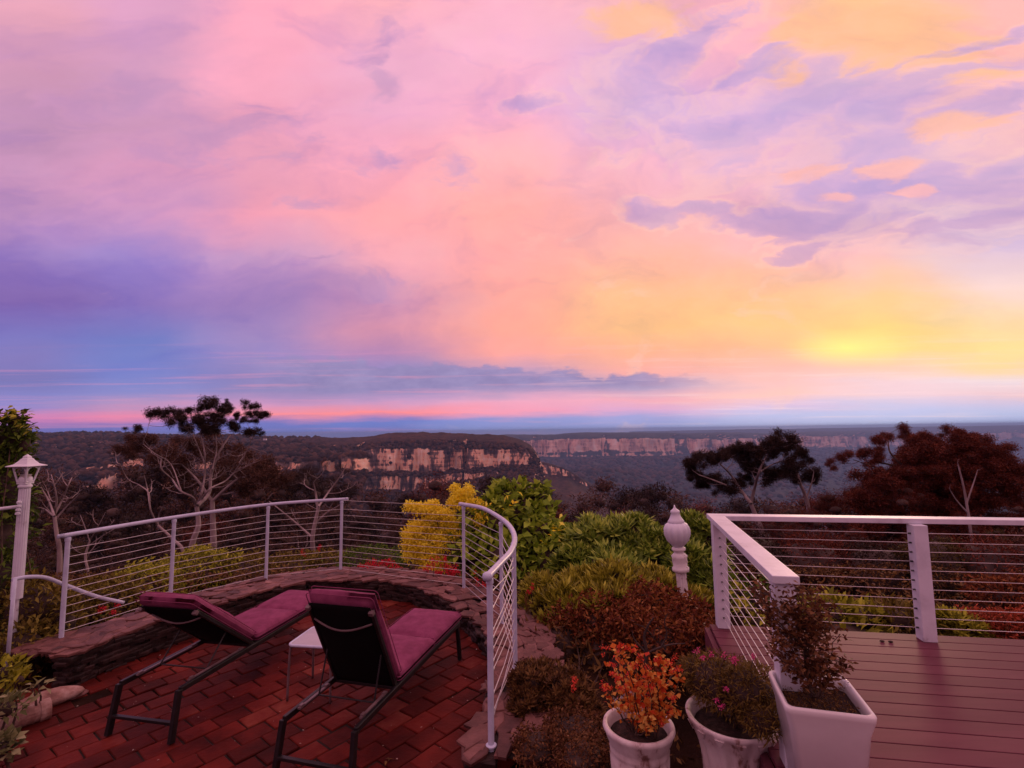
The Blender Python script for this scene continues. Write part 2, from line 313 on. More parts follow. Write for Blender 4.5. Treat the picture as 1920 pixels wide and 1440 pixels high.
# ------------------------------------------------------------------ mesh helpers
class MB:
    def __init__(s): s.v = []; s.f = []; s.n = 0
    def add(s, verts, faces):
        s.v.append(np.asarray(verts, float).reshape(-1, 3)); s.f.extend([tuple(i + s.n for i in f) for f in faces]); s.n += len(s.v[-1]); return s
    def box(s, c, size, rot=None, taper=1.0):
        hx, hy, hz = size[0] / 2, size[1] / 2, size[2] / 2
        p = np.array([(x * (taper if z > 0 else 1), y * (taper if z > 0 else 1), z) for z in (-hz, hz) for (x, y) in ((-hx, -hy), (hx, -hy), (hx, hy), (-hx, hy))])
        if rot is not None: p = p @ np.array(rot.to_3x3() if hasattr(rot, 'to_3x3') else rot).T
        return s.add(p + np.array(c), [(3, 2, 1, 0), (4, 5, 6, 7), (0, 1, 5, 4), (1, 2, 6, 5), (2, 3, 7, 6), (3, 0, 4, 7)])
    def bar(s, a, b_, w, h, up=(0, 0, 1)):
        a, b_ = Vector(a), Vector(b_); d = b_ - a; y = d.normalized(); x = y.cross(Vector(up)).normalized(); z = x.cross(y)
        m = Matrix((x, y, z)).transposed()
        return s.box((a + b_) / 2, (w, d.length, h), m)
    def tube(s, pts, r, sides=8, caps=True):
        P = np.array([list(p) for p in pts], float); n = len(P)
        r = np.full(n, r, float) if np.isscalar(r) else np.asarray(r, float)
        T = np.gradient(P, axis=0); T /= np.maximum(np.linalg.norm(T, axis=1)[:, None], 1e-9)
        u = np.cross(T[0], (0.13, 0.27, 1.0) if abs(T[0][2]) < .9 else (1.0, .2, 0)); u /= np.linalg.norm(u)
        V = []; a = np.arange(sides) * 2 * math.pi / sides
        for i in range(n):
            u = u - T[i] * np.dot(u, T[i]); u /= max(np.linalg.norm(u), 1e-9); w = np.cross(T[i], u)
            V.append(P[i] + r[i] * (np.cos(a)[:, None] * u + np.sin(a)[:, None] * w))
        F = []
        for i in range(n - 1):
            for k in range(sides):
                k2 = (k + 1) % sides
                F.append((i * sides + k, i * sides + k2, (i + 1) * sides + k2, (i + 1) * sides + k))
        if caps: F.append(tuple(range(sides - 1, -1, -1))); F.append(tuple((n - 1) * sides + k for k in range(sides)))
        return s.add(np.concatenate(V), F)
    def lathe(s, prof, c=(0, 0, 0), sides=24, flute=0.0, nf=8, tilt=None):
        V = []; a = np.arange(sides) * 2 * math.pi / sides
        for (r, z, *fl) in prof:
            k = (fl[0] if fl else 0.0)
            rr = r * (1 + k * np.abs(np.cos(a * nf / 2)) - k)
            V.append(np.stack([rr * np.cos(a), rr * np.sin(a), np.full(sides, z)], 1))
        V = np.concatenate(V)
        if tilt is not None: V = V @ np.array(tilt.to_3x3()).T
        F = []
        for i in range(len(prof) - 1):
            for k in range(sides):
                k2 = (k + 1) % sides
                F.append((i * sides + k, i * sides + k2, (i + 1) * sides + k2, (i + 1) * sides + k))
        F.append(tuple(range(sides - 1, -1, -1))); F.append(tuple((len(prof) - 1) * sides + k for k in range(sides)))
        return s.add(V + np.array(c), F)

ORIG = {}
def mesh_obj(name, verts, faces, mat, parent=None, smooth=False, bev=0.0, local=False):
    me = bpy.data.meshes.new(name)
    verts = np.asarray(verts, float).reshape(-1, 3)
    if parent is not None and not local: verts = verts - np.array(ORIG.get(parent.name, (0, 0, 0)))
    if isinstance(faces, np.ndarray):
        nf, k = faces.shape
        me.vertices.add(len(verts)); me.vertices.foreach_set('co', verts.astype(np.float32).ravel())
        me.loops.add(nf * k); me.loops.foreach_set('vertex_index', faces.astype(np.int32).ravel())
        me.polygons.add(nf); me.polygons.foreach_set('loop_start', np.arange(0, nf * k, k, dtype=np.int32))
        me.update(calc_edges=True)
    else:
        me.from_pydata(verts.tolist(), [], faces)
    if smooth: me.shade_smooth()
    me.materials.append(mat)
    o = bpy.data.objects.new(name, me); C.objects.link(o)
    if parent is not None:
        o.parent = parent; ORIG[o.name] = ORIG.get(parent.name, (0, 0, 0))
    if bev:
        md = o.modifiers.new('bevel', 'BEVEL'); md.width = bev; md.segments = 2; md.limit_method = 'ANGLE'
    return o
def build(mb, name, mat, parent=None, **k):
    return mesh_obj(name, np.concatenate(mb.v), mb.f, mat, parent, **k)
def tag(o, label, cat, group=None):
    o['label'] = label; o['category'] = cat
    if group: o['group'] = group
    return o
def thing(name, label, cat, loc=(0, 0, 0), group=None):
    o = bpy.data.objects.new(name, None); C.objects.link(o); o.location = loc; o.empty_display_size = .2
    ORIG[o.name] = tuple(loc); return tag(o, label, cat, group)
def struct(o): o['kind'] = 'structure'; return o
def copy_thing(root, loc, scale=1.0, rz=0.0, label=None, group=None):
    r = root.copy(); C.objects.link(r); r.location = loc; r.scale = (scale,) * 3 if np.isscalar(scale) else scale; r.rotation_euler = (0, 0, rz)
    if label: r['label'] = label
    if group: r['group'] = group
    for ch in list(root.children):
        c = ch.copy(); C.objects.link(c); c.parent = r
        for gch in list(ch.children):
            d = gch.copy(); C.objects.link(d); d.parent = c
    return r

# value noise on arrays
_perm = np.random.default_rng(3).random((64, 64, 64))
def vnoise(p):
    p = np.asarray(p, float); i = np.floor(p).astype(int); f = p - i; f = f * f * (3 - 2 * f)
    def g(a, b_, c): return _perm[(i[..., 0] + a) % 64, (i[..., 1] + b_) % 64, (i[..., 2] + c) % 64]
    x0 = g(0, 0, 0) * (1 - f[..., 0]) + g(1, 0, 0) * f[..., 0]; x1 = g(0, 1, 0) * (1 - f[..., 0]) + g(1, 1, 0) * f[..., 0]
    x2 = g(0, 0, 1) * (1 - f[..., 0]) + g(1, 0, 1) * f[..., 0]; x3 = g(0, 1, 1) * (1 - f[..., 0]) + g(1, 1, 1) * f[..., 0]
    y0 = x0 * (1 - f[..., 1]) + x1 * f[..., 1]; y1 = x2 * (1 - f[..., 1]) + x3 * f[..., 1]
    return (y0 * (1 - f[..., 2]) + y1 * f[..., 2]) * 2 - 1
def fbm(p, octv=4, gain=.5):
    p = np.asarray(p, float); s = 0; a = 1; t = 0
    for k in range(octv): s = s + a * vnoise(p * 2 ** k + 17.3 * k); t += a; a *= gain
    return s / t

# leaf templates: (verts, quads)
def leaf_t(L=1.0, Wd=.4, bend=.25, fold=.15):
    v = [(0, 0, 0), (-Wd / 2, L * .45, fold * Wd - bend * .2 * L), (0, L * .5, -bend * .25 * L), (Wd / 2, L * .45, fold * Wd - bend * .2 * L), (0, L, -bend * L)]
    return np.array(v), np.array([(0, 2, 1, 1), (0, 3, 2, 2), (2, 4, 1, 1), (2, 3, 4, 4)])
def quad_leaf(L=1.0, Wd=.4, bend=.2):
    v = np.array([(0, 0, 0), (Wd / 2, L * .5, -bend * L * .2), (0, L, -bend * L), (-Wd / 2, L * .5, -bend * L * .2)])
    return v, np.array([(0, 1, 2, 3)])
def rot_rand(n, up=0.0, r=rng):
    "n random rotations; up=1 keeps the template z axis near world z"
    a = r.uniform(0, 2 * math.pi, n); zc = r.normal(size=(n, 3)); zc /= np.linalg.norm(zc, axis=1)[:, None]
    z = zc * (1 - up) + np.array([0, 0, up]); z /= np.maximum(np.linalg.norm(z, axis=1)[:, None], 1e-6)
    ref = np.stack([np.cos(a), np.sin(a), np.zeros(n)], 1) + 1e-3
    x = np.cross(ref, z); x /= np.maximum(np.linalg.norm(x, axis=1)[:, None], 1e-6); y = np.cross(z, x)
    return np.stack([x, y, z], 2)
def rot_dir(dirs, jitter=.35, r=rng):
    "rotations whose y axis (leaf length) follows dirs"
    n = len(dirs); y = dirs + r.normal(size=(n, 3)) * jitter; y /= np.maximum(np.linalg.norm(y, axis=1)[:, None], 1e-6)
    ref = np.array([0, 0, 1.0]) + r.normal(size=(n, 3)) * .5
    x = np.cross(y, ref); x /= np.maximum(np.linalg.norm(x, axis=1)[:, None], 1e-6); z = np.cross(x, y)
    return np.stack([x, y, z], 2)
def scatter(T, pos, rot, sc):
    v, f = T; n = len(pos); sc = np.full(n, sc) if np.isscalar(sc) else sc
    V = np.einsum('nij,kj->nki', rot, v) * sc[:, None, None] + pos[:, None, :]
    F = f[None] + (np.arange(n) * len(v))[:, None, None]
    return V.reshape(-1, 3), F.reshape(-1, f.shape[1])
def merge(parts):
    V = []; F = []; n = 0
    for v, f in parts: V.append(v); F.append(f + n); n += len(v)
    return np.concatenate(V), np.concatenate(F)
def spray_t(n=12, r=1.0, L=.45, Wd=.13, flat=.6, seed=1):
    q = np.random.default_rng(seed); p = q.normal(size=(n, 3)); p /= np.linalg.norm(p, axis=1)[:, None]; p *= q.uniform(.2, 1, n)[:, None] * r; p[:, 2] *= flat
    return scatter(quad_leaf(L, Wd, .25), p, rot_dir(p + np.array([0, 0, .1]), .6, q), q.uniform(.7, 1.2, n))
def rosette_t(n=9, L=1.0, Wd=.26, lift=.45, seed=2, layers=2):
    q = np.random.default_rng(seed); ps = []
    for l in range(layers):
        for k in range(n):
            a = 2 * math.pi * (k + .5 * l) / n + q.normal() * .15; e = lift + l * .45 + q.normal() * .1
            d = np.array([[math.cos(a) * math.cos(e), math.sin(a) * math.cos(e), math.sin(e)]])
            x = np.array([[-math.sin(a), math.cos(a), 0]]); z = np.cross(x, d)
            Rm = np.stack([-x, d, -z], 2) if False else np.stack([x, d, np.cross(x, d)], 2)
            ps.append(scatter(leaf_t(1, Wd / L, .3, .25), d * .06, Rm, np.array([L * (1 - .3 * l) * q.uniform(.85, 1.1)])))
    return merge(ps)
def blob_pts(n, c, r, shell=.6, seed=None, top=0.0, q=rng):
    "points in an ellipsoid, towards its skin, with a lumpy outline"
    d = q.normal(size=(n, 3)); d[:, 2] += top; d /= np.linalg.norm(d, axis=1)[:, None]
    rad = shell + (1 - shell) * q.random(n) ** .7
    lump = 1 + .22 * vnoise(d * 2.2 + np.array(c) * 1.7) + .12 * vnoise(d * 5 + np.array(c))
    return np.array(c) + d * (rad * lump)[:, None] * np.array(r), d
_ico = {}
def ico(sub=2):
    if sub not in _ico:
        import bmesh
        bm = bmesh.new(); bmesh.ops.create_icosphere(bm, subdivisions=sub, radius=1)
        v = np.array([x.co[:] for x in bm.verts]); f = np.array([[x.index for x in p.verts] for p in bm.faces]); bm.free(); _ico[sub] = (v, f)
    return _ico[sub]
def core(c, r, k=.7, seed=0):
    "dark stand-in for the shade between the leaves, as a lumpy closed body (quads with a doubled corner)"
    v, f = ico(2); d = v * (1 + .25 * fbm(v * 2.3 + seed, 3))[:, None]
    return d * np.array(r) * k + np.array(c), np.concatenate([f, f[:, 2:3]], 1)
def smooth_path(pts, n=16):
    "Catmull-Rom through the points"
    P = np.array([list(p) for p in pts], float); P = np.vstack([2 * P[0] - P[1], P, 2 * P[-1] - P[-2]]); out = []
    for i in range(1, len(P) - 2):
        for k in range(n):
            t = k / n; a, b_, c, d = P[i - 1], P[i], P[i + 1], P[i + 2]
            out.append(.5 * ((2 * b_) + (-a + c) * t + (2 * a - 5 * b_ + 4 * c - d) * t * t + (-a + 3 * b_ - 3 * c + d) * t ** 3))
    out.append(P[-2]); return np.array(out)
def tp(V, F):
    "leaf quads that repeat a corner become clean triangles"
    return V, F
def leaf_obj(name, parts, mat, parent=None):
    V, F = merge(parts)
    tri = F[:, 2] == F[:, 3]
    if tri.all(): return mesh_obj(name, V, F[:, :3].copy(), mat, parent)
    if not tri.any(): return mesh_obj(name, V, F, mat, parent)
    A = F[tri][:, :3]; B = F[~tri]; B1 = B[:, [0, 1, 2]]; B2 = B[:, [0, 2, 3]]
    return mesh_obj(name, V, np.concatenate([A, B1, B2]), mat, parent)
# ------------------------------------------------------------------ land
def slope_z(Y):
    return float(np.interp(Y, [-100, 8, 9.5, 12, 20, 35, 60, 90, 150, 300, 600, 1500, 15000], [-.12, -.12, -.5, -1.5, -4.2, -9.5, -20, -34, -60, -140, -300, -600, -600]))
def make_ground():
    rr = np.concatenate([np.linspace(0, 12, 13), 12 * (15000 / 12) ** (np.arange(1, 61) / 60)]); na = 180
    a = np.arange(na) * 2 * math.pi / na
    V = [(0, 0, -.12)]
    for r in rr[1:]:
        x = r * np.sin(a); y = r * np.cos(a)
        fr = np.clip((y / r + .35) / .6, 0, 1) if r > 8 else np.ones(na)
        z = slope_z(r) * fr + (1 - fr) * -.12
        z = z + (fbm(np.stack([x / (r * .12 + 1), y / (r * .12 + 1), x * 0], 1), 4) * (min(r * .022, 12.0) if r > 9 else .03))
        V += list(zip(x, y, z))
    F = [(0, 1 + (k + 1) % na, 1 + k) for k in range(na)]
    for i in range(len(rr) - 2):
        for k in range(na):
            k2 = (k + 1) % na; F.append((1 + i * na + k, 1 + i * na + k2, 1 + (i + 1) * na + k2, 1 + (i + 1) * na + k))
    return mesh_obj('ground', V, F, M['ground'], smooth=True)
struct(make_ground())

def land_material(name, veg, rock, vs, rs, rough=.9):
    "forest where the land lies, banded rock where it stands"
    m = bpy.data.materials.new(name); m.use_nodes = True; t = m.node_tree; t.nodes.clear(); n = NB(t)
    out = n.new('ShaderNodeOutputMaterial'); bs = n.new('ShaderNodeBsdfPrincipled'); bs.inputs['Roughness'].default_value = rough
    bs.inputs['Specular IOR Level'].default_value = .1
    tcn = n.new('ShaderNodeTexCoord'); P = tcn.outputs['Object']
    v1 = n.noise(P, 1 / vs, 6, .65); v2 = n.noise(P, 1 / (vs * 9), 3)
    veg_c = n.ramp(n.maprange(n.math('ADD', n.math('MULTIPLY', v1.outputs['Fac'], .7), n.math('MULTIPLY', v2.outputs['Fac'], .3)), .35, .62, smooth=False), veg)
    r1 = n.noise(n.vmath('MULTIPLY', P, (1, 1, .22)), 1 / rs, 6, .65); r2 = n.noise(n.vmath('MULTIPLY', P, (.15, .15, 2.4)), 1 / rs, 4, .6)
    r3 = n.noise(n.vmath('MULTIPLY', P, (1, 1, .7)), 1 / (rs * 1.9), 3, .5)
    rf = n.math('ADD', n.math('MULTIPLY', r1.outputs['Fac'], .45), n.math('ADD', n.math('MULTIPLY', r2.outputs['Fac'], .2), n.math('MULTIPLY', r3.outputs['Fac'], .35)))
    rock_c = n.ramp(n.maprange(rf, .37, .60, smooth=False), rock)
    ge = n.new('ShaderNodeNewGeometry'); sp = n.new('ShaderNodeSeparateXYZ'); t.links.new(ge.outputs['Normal'], sp.inputs[0])
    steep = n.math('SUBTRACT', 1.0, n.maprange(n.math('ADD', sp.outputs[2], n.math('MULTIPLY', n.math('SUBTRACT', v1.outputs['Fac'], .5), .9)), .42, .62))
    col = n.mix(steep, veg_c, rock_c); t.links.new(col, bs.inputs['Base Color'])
    bp = n.new('ShaderNodeBump'); bp.inputs['Distance'].default_value = vs * .5; t.links.new(v1.outputs['Fac'], bp.inputs['Height']); t.links.new(bp.outputs[0], bs.inputs['Normal'])
    t.links.new(bs.outputs[0], out.inputs[0]); return m

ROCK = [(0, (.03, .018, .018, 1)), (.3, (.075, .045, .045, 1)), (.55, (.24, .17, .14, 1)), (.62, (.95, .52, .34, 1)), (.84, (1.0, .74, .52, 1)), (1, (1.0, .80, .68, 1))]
VEG = [(0, (.010, .005, .004, 1)), (.5, (.045, .021, .014, 1)), (1, (.11, .055, .036, 1))]
VEG2 = [(0, (.008, .008, .008, 1)), (.5, (.030, .027, .026, 1)), (1, (.085, .07, .06, 1))]
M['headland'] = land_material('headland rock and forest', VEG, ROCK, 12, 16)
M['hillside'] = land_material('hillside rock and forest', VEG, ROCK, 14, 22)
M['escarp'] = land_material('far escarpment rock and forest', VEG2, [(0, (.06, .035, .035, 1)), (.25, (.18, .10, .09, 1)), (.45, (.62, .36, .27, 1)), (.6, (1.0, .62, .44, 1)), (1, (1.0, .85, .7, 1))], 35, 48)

def tab(t): xs = [p[0] for p in t]; ys = [p[1] for p in t]; return lambda x: float(np.interp(x, xs, ys))
def landform(name, x0, x1, dx, rows, mat, cliff=(), jag=0.0, rough=0.0, sub=4, seed=0, rfac=None):
    """a sheet of land: each row gives distance and the height at which its edge is seen (both surveyed from the terrace);
    rows listed in cliff get buttresses and gullies"""
    xs = np.arange(x0, x1 + .1, dx); K = []
    for (yf, pf) in rows:
        line = []
        for x in xs:
            Yd = yf(x) if callable(yf) else yf
            line.append(list(Q(x, pf(x) if callable(pf) else pf, Yd)))
        K.append(np.array(line))
    K0 = K[0].copy(); K0[:, 0] *= .7; K0[:, 1] *= .7; K0[:, 2] = -625; K.insert(0, K0); sub = ([2] + list(sub)) if isinstance(sub, (list, tuple)) else [2] + [sub] * (len(K) - 2); cliff = tuple(c + 1 for c in cliff)
    L = []
    for i in range(len(K) - 1):
        n = sub if not isinstance(sub, (list, tuple)) else sub[i]
        for k in range(n): L.append((K[i] * (1 - k / n) + K[i + 1] * (k / n), i in cliff, i))
    L.append((K[-1], False, len(K) - 1))
    V = []
    for P, isc, i in L:
        P = P.copy()
        base = 0
        if jag:
            q = np.stack([P[:, 0] / jag[0], np.full(len(P), seed + .3), P[:, 2] / jag[1]], 1)
            base = fbm(q, 5, .6) * 1.1 + np.maximum(0, .17 - np.abs(fbm(q * np.array([.55, 1, .3]) + 7.7, 3))) * 9.0
        if jag: P[:, 1] += base * jag[2] * (1.0 if (isc or (i - 1) in cliff) else (.5 if (i + 1) in cliff or (i - 2) in cliff else .06))
        if rough: P[:, 2] += fbm(np.stack([P[:, 0] / rough[0], P[:, 1] / rough[0], np.full(len(P), seed)], 1), 5, .6) * rough[1] * (.35 if isc else 1) * (rfac[i] if rfac else 1)
        V.append(P)
    nx = len(xs); V = np.concatenate(V)
    nl = len(L); ii = (np.arange(nl - 1)[:, None] * nx + np.arange(nx - 1)[None]).ravel()
    F = np.stack([ii, ii + 1, ii + nx + 1, ii + nx], 1)
    o = mesh_obj(name, V, F, mat, smooth=False); struct(o); return o, V.reshape(nl, nx, 3)

# far escarpment across the valley
sky_t = tab([(880, 817), (960, 815), (1020, 814), (1100, 810.5), (1180, 811.5), (1260, 812), (1360, 811), (1440, 813), (1500, 810), (1600, 808), (1660, 806.5), (1760, 806), (1850, 803), (1920, 803), (2100, 800), (2400, 796)])
ct = tab([(880, 829), (985, 826), (1040, 822), (1200, 821), (1360, 823), (1430, 822), (1500, 818), (1600, 818), (1700, 820), (1880, 812), (2400, 808)])
cb = tab([(880, 848), (985, 848), (1100, 845), (1220, 846), (1300, 842), (1400, 838), (1500, 828), (1600, 829), (1700, 828), (1880, 823), (2400, 818)])
cb2t = tab([(880, 853), (1030, 851), (1220, 850), (1300, 850), (1400, 846), (1500, 838), (1600, 838), (1880, 832), (2400, 828)])
cb2 = tab([(880, 856), (1010, 858), (1120, 857), (1215, 856), (1300, 853), (1400, 848), (1500, 840), (1600, 840), (1880, 834), (2400, 830)])
Yf = tab([(880, 3900), (1200, 4300), (1400, 5200), (1600, 6800), (1900, 9000), (2400, 10500)])
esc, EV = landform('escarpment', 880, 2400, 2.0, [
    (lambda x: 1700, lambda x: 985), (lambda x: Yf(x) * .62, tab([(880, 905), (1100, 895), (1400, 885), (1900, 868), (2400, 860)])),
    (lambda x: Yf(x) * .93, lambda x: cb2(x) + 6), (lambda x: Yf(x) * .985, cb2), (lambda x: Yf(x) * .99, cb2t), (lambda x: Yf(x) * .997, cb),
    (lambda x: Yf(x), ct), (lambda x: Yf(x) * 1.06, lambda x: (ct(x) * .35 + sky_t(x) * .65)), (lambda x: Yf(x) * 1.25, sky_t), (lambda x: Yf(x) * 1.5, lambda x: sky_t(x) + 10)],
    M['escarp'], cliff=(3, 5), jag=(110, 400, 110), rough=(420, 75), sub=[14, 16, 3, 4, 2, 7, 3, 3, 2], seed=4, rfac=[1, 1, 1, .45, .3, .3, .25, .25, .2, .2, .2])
# the plateau rim beyond, and the wooded ranges in front of it
rg, _ = landform('hills', 1180, 2400, 6.0, [(9500, tab([(1180, 822), (2400, 805)])), (11500, tab([(1180, 809), (1300, 806.5), (1450, 804.0), (1500, 803.5), (1700, 800.5), (1920, 797), (2400, 790)])), (13500, tab([(1180, 810), (2400, 800)]))],
    M['escarp'], rough=(700, 10), sub=4, seed=9)
# spur running down from the headland
landform('spur', 960, 1230, 1.5, [
    (900, tab([(960, 1010), (1230, 1010)])), (1250, tab([(960, 925), (1070, 930), (1120, 950), (1230, 990)])), (1500, tab([(960, 890), (1010, 890), (1065, 894), (1110, 918), (1160, 945), (1230, 985)])),
    (1512, tab([(960, 866), (1010, 868), (1060, 879), (1085, 896), (1110, 914), (1160, 942), (1230, 982)])), (1600, tab([(960, 850), (1000, 860), (1040, 872), (1085, 892), (1115, 912), (1160, 940), (1230, 980)])), (1900, lambda x: 990)],
    M['headland'], cliff=(2,), jag=(22, 90, 16), rough=(45, 8), sub=[4, 4, 6, 3, 2], seed=12)
# headland with its two cliff bands
hs = tab([(420, 840), (520, 823), (600, 820), (680, 819), (740, 812), (790, 808.5), (820, 811), (860, 811), (900, 813), (945, 816), (975, 823), (995, 834), (1008, 850), (1016, 870), (1024, 900), (1060, 960)])
ht = tab([(420, 866), (560, 862), (600, 856), (660, 850), (690, 842), (940, 841), (985, 847), (1000, 856), (1010, 872), (1022, 905), (1060, 964)])
hb = tab([(420, 866), (560, 864), (600, 880), (690, 886), (800, 885), (940, 875), (985, 871), (1005, 872), (1020, 906), (1060, 965)])
h2t = tab([(420, 878), (560, 880), (600, 892), (690, 893), (800, 892), (940, 884), (1000, 882), (1020, 912), (1060, 968)])
h2b = tab([(420, 880), (560, 884), (600, 902), (690, 920), (780, 922), (860, 905), (940, 890), (1000, 886), (1020, 914), (1060, 970)])
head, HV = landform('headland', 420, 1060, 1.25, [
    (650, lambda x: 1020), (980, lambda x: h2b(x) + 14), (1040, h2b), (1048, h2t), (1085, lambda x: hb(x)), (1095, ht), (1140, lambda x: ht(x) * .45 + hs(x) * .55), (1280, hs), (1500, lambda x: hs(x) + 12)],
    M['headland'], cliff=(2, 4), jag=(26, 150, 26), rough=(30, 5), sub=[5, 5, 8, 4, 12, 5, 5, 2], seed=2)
# wooded hillside at the left with rock outcrops
ls = tab([(-500, 824), (-100, 815), (60, 813), (120, 812.5), (160, 812), (240, 814), (300, 815), (420, 817), (520, 819), (600, 822), (680, 832)])
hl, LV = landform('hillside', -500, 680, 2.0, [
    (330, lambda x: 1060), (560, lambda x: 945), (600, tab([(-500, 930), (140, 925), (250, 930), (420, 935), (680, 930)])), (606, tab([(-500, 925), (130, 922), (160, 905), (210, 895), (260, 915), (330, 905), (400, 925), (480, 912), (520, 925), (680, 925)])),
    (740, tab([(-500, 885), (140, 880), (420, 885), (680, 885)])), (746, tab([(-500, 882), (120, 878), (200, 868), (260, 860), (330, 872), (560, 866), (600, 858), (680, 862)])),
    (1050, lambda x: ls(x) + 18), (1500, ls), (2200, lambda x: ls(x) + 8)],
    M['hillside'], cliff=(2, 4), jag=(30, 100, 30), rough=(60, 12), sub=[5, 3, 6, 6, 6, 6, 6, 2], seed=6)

# tree canopy of the hills: what nobody could count
M['canopy'] = material('far canopy', ramp3((.008, .004, .003), (.040, .019, .013), (.13, .065, .042)), .25, .95, .6, .9, island=.75, spec=.1)
def canopy(name, grids, n, size, mat):
    parts = []; v, f = ico(1)
    f4 = np.concatenate([f, f[:, 2:3]], 1)
    for (GV, rows, cnt, s0, s1) in grids:
        r0, r1 = rows; nl, nx, _ = GV.shape
        i = rng.integers(r0, r1, cnt); j = rng.integers(0, nx - 1, cnt); a = rng.random((cnt, 1)); b_ = rng.random((cnt, 1))
        p = GV[i, j] * (1 - a) * (1 - b_) + GV[i + 1, j] * a * (1 - b_) + GV[i, j + 1] * (1 - a) * b_ + GV[i + 1, j + 1] * a * b_
        e = np.abs(GV[i + 1, j] - GV[i, j]); keep = (np.hypot(e[:, 0], e[:, 1]) * 1.2 + .01 > e[:, 2]) | (rng.random(cnt) < .006)
        p = p[keep]; c = len(p)
        lum = np.stack([v * (1 + .3 * fbm(v * 1.9 + q * 3.1, 2))[:, None] for q in range(8)])
        w = rng.integers(0, 8, c); s = rng.uniform(s0, s1, c)
        V = lum[w] * s[:, None, None] * np.array([1, 1, .8]) + (p + np.array([0, 0, .3 * s0]))[:, None, :]
        parts.append((V.reshape(-1, 3), (f4[None] + (np.arange(c) * len(v))[:, None, None]).reshape(-1, 4)))
    o = leaf_obj(name, parts, mat); o['kind'] = 'stuff'; return o
canopy('forest', [(HV, (6, 12), 1800, 3, 6), (HV, (25, 40), 3200, 2.5, 6), (HV, (20, 24), 900, 2.5, 5)], 0, 0, M['canopy'])
canopy('forest', [(LV, (5, 10), 1500, 3, 6), (LV, (16, 22), 2200, 3, 6), (LV, (28, 41), 6000, 3.5, 8)], 0, 0, M['canopy'])
canopy('forest', [(EV, (4, 16), 3000, 9, 16), (EV, (16, 33), 9000, 10, 20)], 0, 0, M['canopy'])
# houses on the plateau
def far_house(px, py, Y, w, lab):
    p = Q(px, py, Y); t = thing('house', lab, 'house', p, 'pale houses among trees on the far plateau')
    h = w * .5; m = MB(); m.box((p.x, p.y, p.z), (w, w * .6, h)); build(m, 'wall', M['white_paint'], t)
    m = MB(); z = p.z + h / 2
    V = [(p.x - w * .55, p.y - w * .35, z), (p.x + w * .55, p.y - w * .35, z), (p.x + w * .55, p.y + w * .35, z), (p.x - w * .55, p.y + w * .35, z), (p.x - w * .5, p.y, z + h * .5), (p.x + w * .5, p.y, z + h * .5)]
    m.add(V, [(0, 1, 5, 4), (2, 3, 4, 5), (1, 2, 5), (3, 0, 4), (3, 2, 1, 0)]); build(m, 'roof', M['capstone'], t)
for px, py, Y, w, lab in [(188, 832, 1000, 9, 'small pale house on the wooded hillside behind the lantern post'), (204, 831, 1010, 7, 'second small pale house on the wooded hillside, right of the first'),
                          (792, 818, 1240, 7, 'small pale house near the top of the domed headland'), (834, 818.5, 1240, 7, 'small pale house at the right shoulder of the headland dome'),
                          (497, 824, 1150, 7, 'lone small house on the skyline right of the tall gum')]:
    far_house(px, py, Y, w, lab)

# the evening air
def haze():
    m = bpy.data.materials.new('evening haze'); m.use_nodes = True; t = m.node_tree; t.nodes.clear(); n = NB(t)
    o = n.new('ShaderNodeOutputMaterial'); p = n.new('ShaderNodeVolumePrincipled')
    p.inputs['Color'].default_value = (.36, .60, 1.0, 1); p.inputs['Density'].default_value = HAZE_D; p.inputs['Anisotropy'].default_value = .0
    t.links.new(p.outputs[0], o.inputs['Volume'])
    mb = MB(); ztop = max(float(V_[:, 2].max()) for V_ in (EV.reshape(-1, 3), HV.reshape(-1, 3), LV.reshape(-1, 3))) + 12; print('land top', ztop); mb.box((0, 0, (ztop - 700) / 2), (32000, 32000, ztop + 700)); ob = build(mb, 'haze', m); ob['kind'] = 'stuff'
    print('haze', ob.dimensions)
HAZE_D = 1.1e-4
haze()
# ------------------------------------------------------------------ terrace floor
RAILZ = 1.186
TZ = -.10          # level of the brick floor
def ring(n=24):
    e = G(72, 1214, .2); pts = [(e.x, e.y), (-4.42, 5.02), (-4.02, 5.99), (-3.38, 6.96), (-2.52, 7.41), (-1.5, 7.36), (-.67, 6.70), (-.14, 5.52), (.0, 4.52), (-.17, 3.40)]
    return smooth_path([(x, y, 0) for x, y in pts], n)
RING = ring()
def ring_at(x=None, i=None): return RING[i]
RC = np.array([-2.2, 4.7, 0])
def inside(x, y):
    "inside the terrace edge"
    if y < 3.45: return -3.85 < x < .05
    poly = RING[:, :2]; n = len(poly); c = False; j = n - 1
    for i in range(n):
        if ((poly[i][1] > y) != (poly[j][1] > y)) and (x < (poly[j][0] - poly[i][0]) * (y - poly[i][1]) / (poly[j][1] - poly[i][1]) + poly[i][0]): c = not c
        j = i
    return c or (-4.5 < x < 0 and 3.3 < y < 4.8 and x > -4.3 + (4.4 - y) * .45)
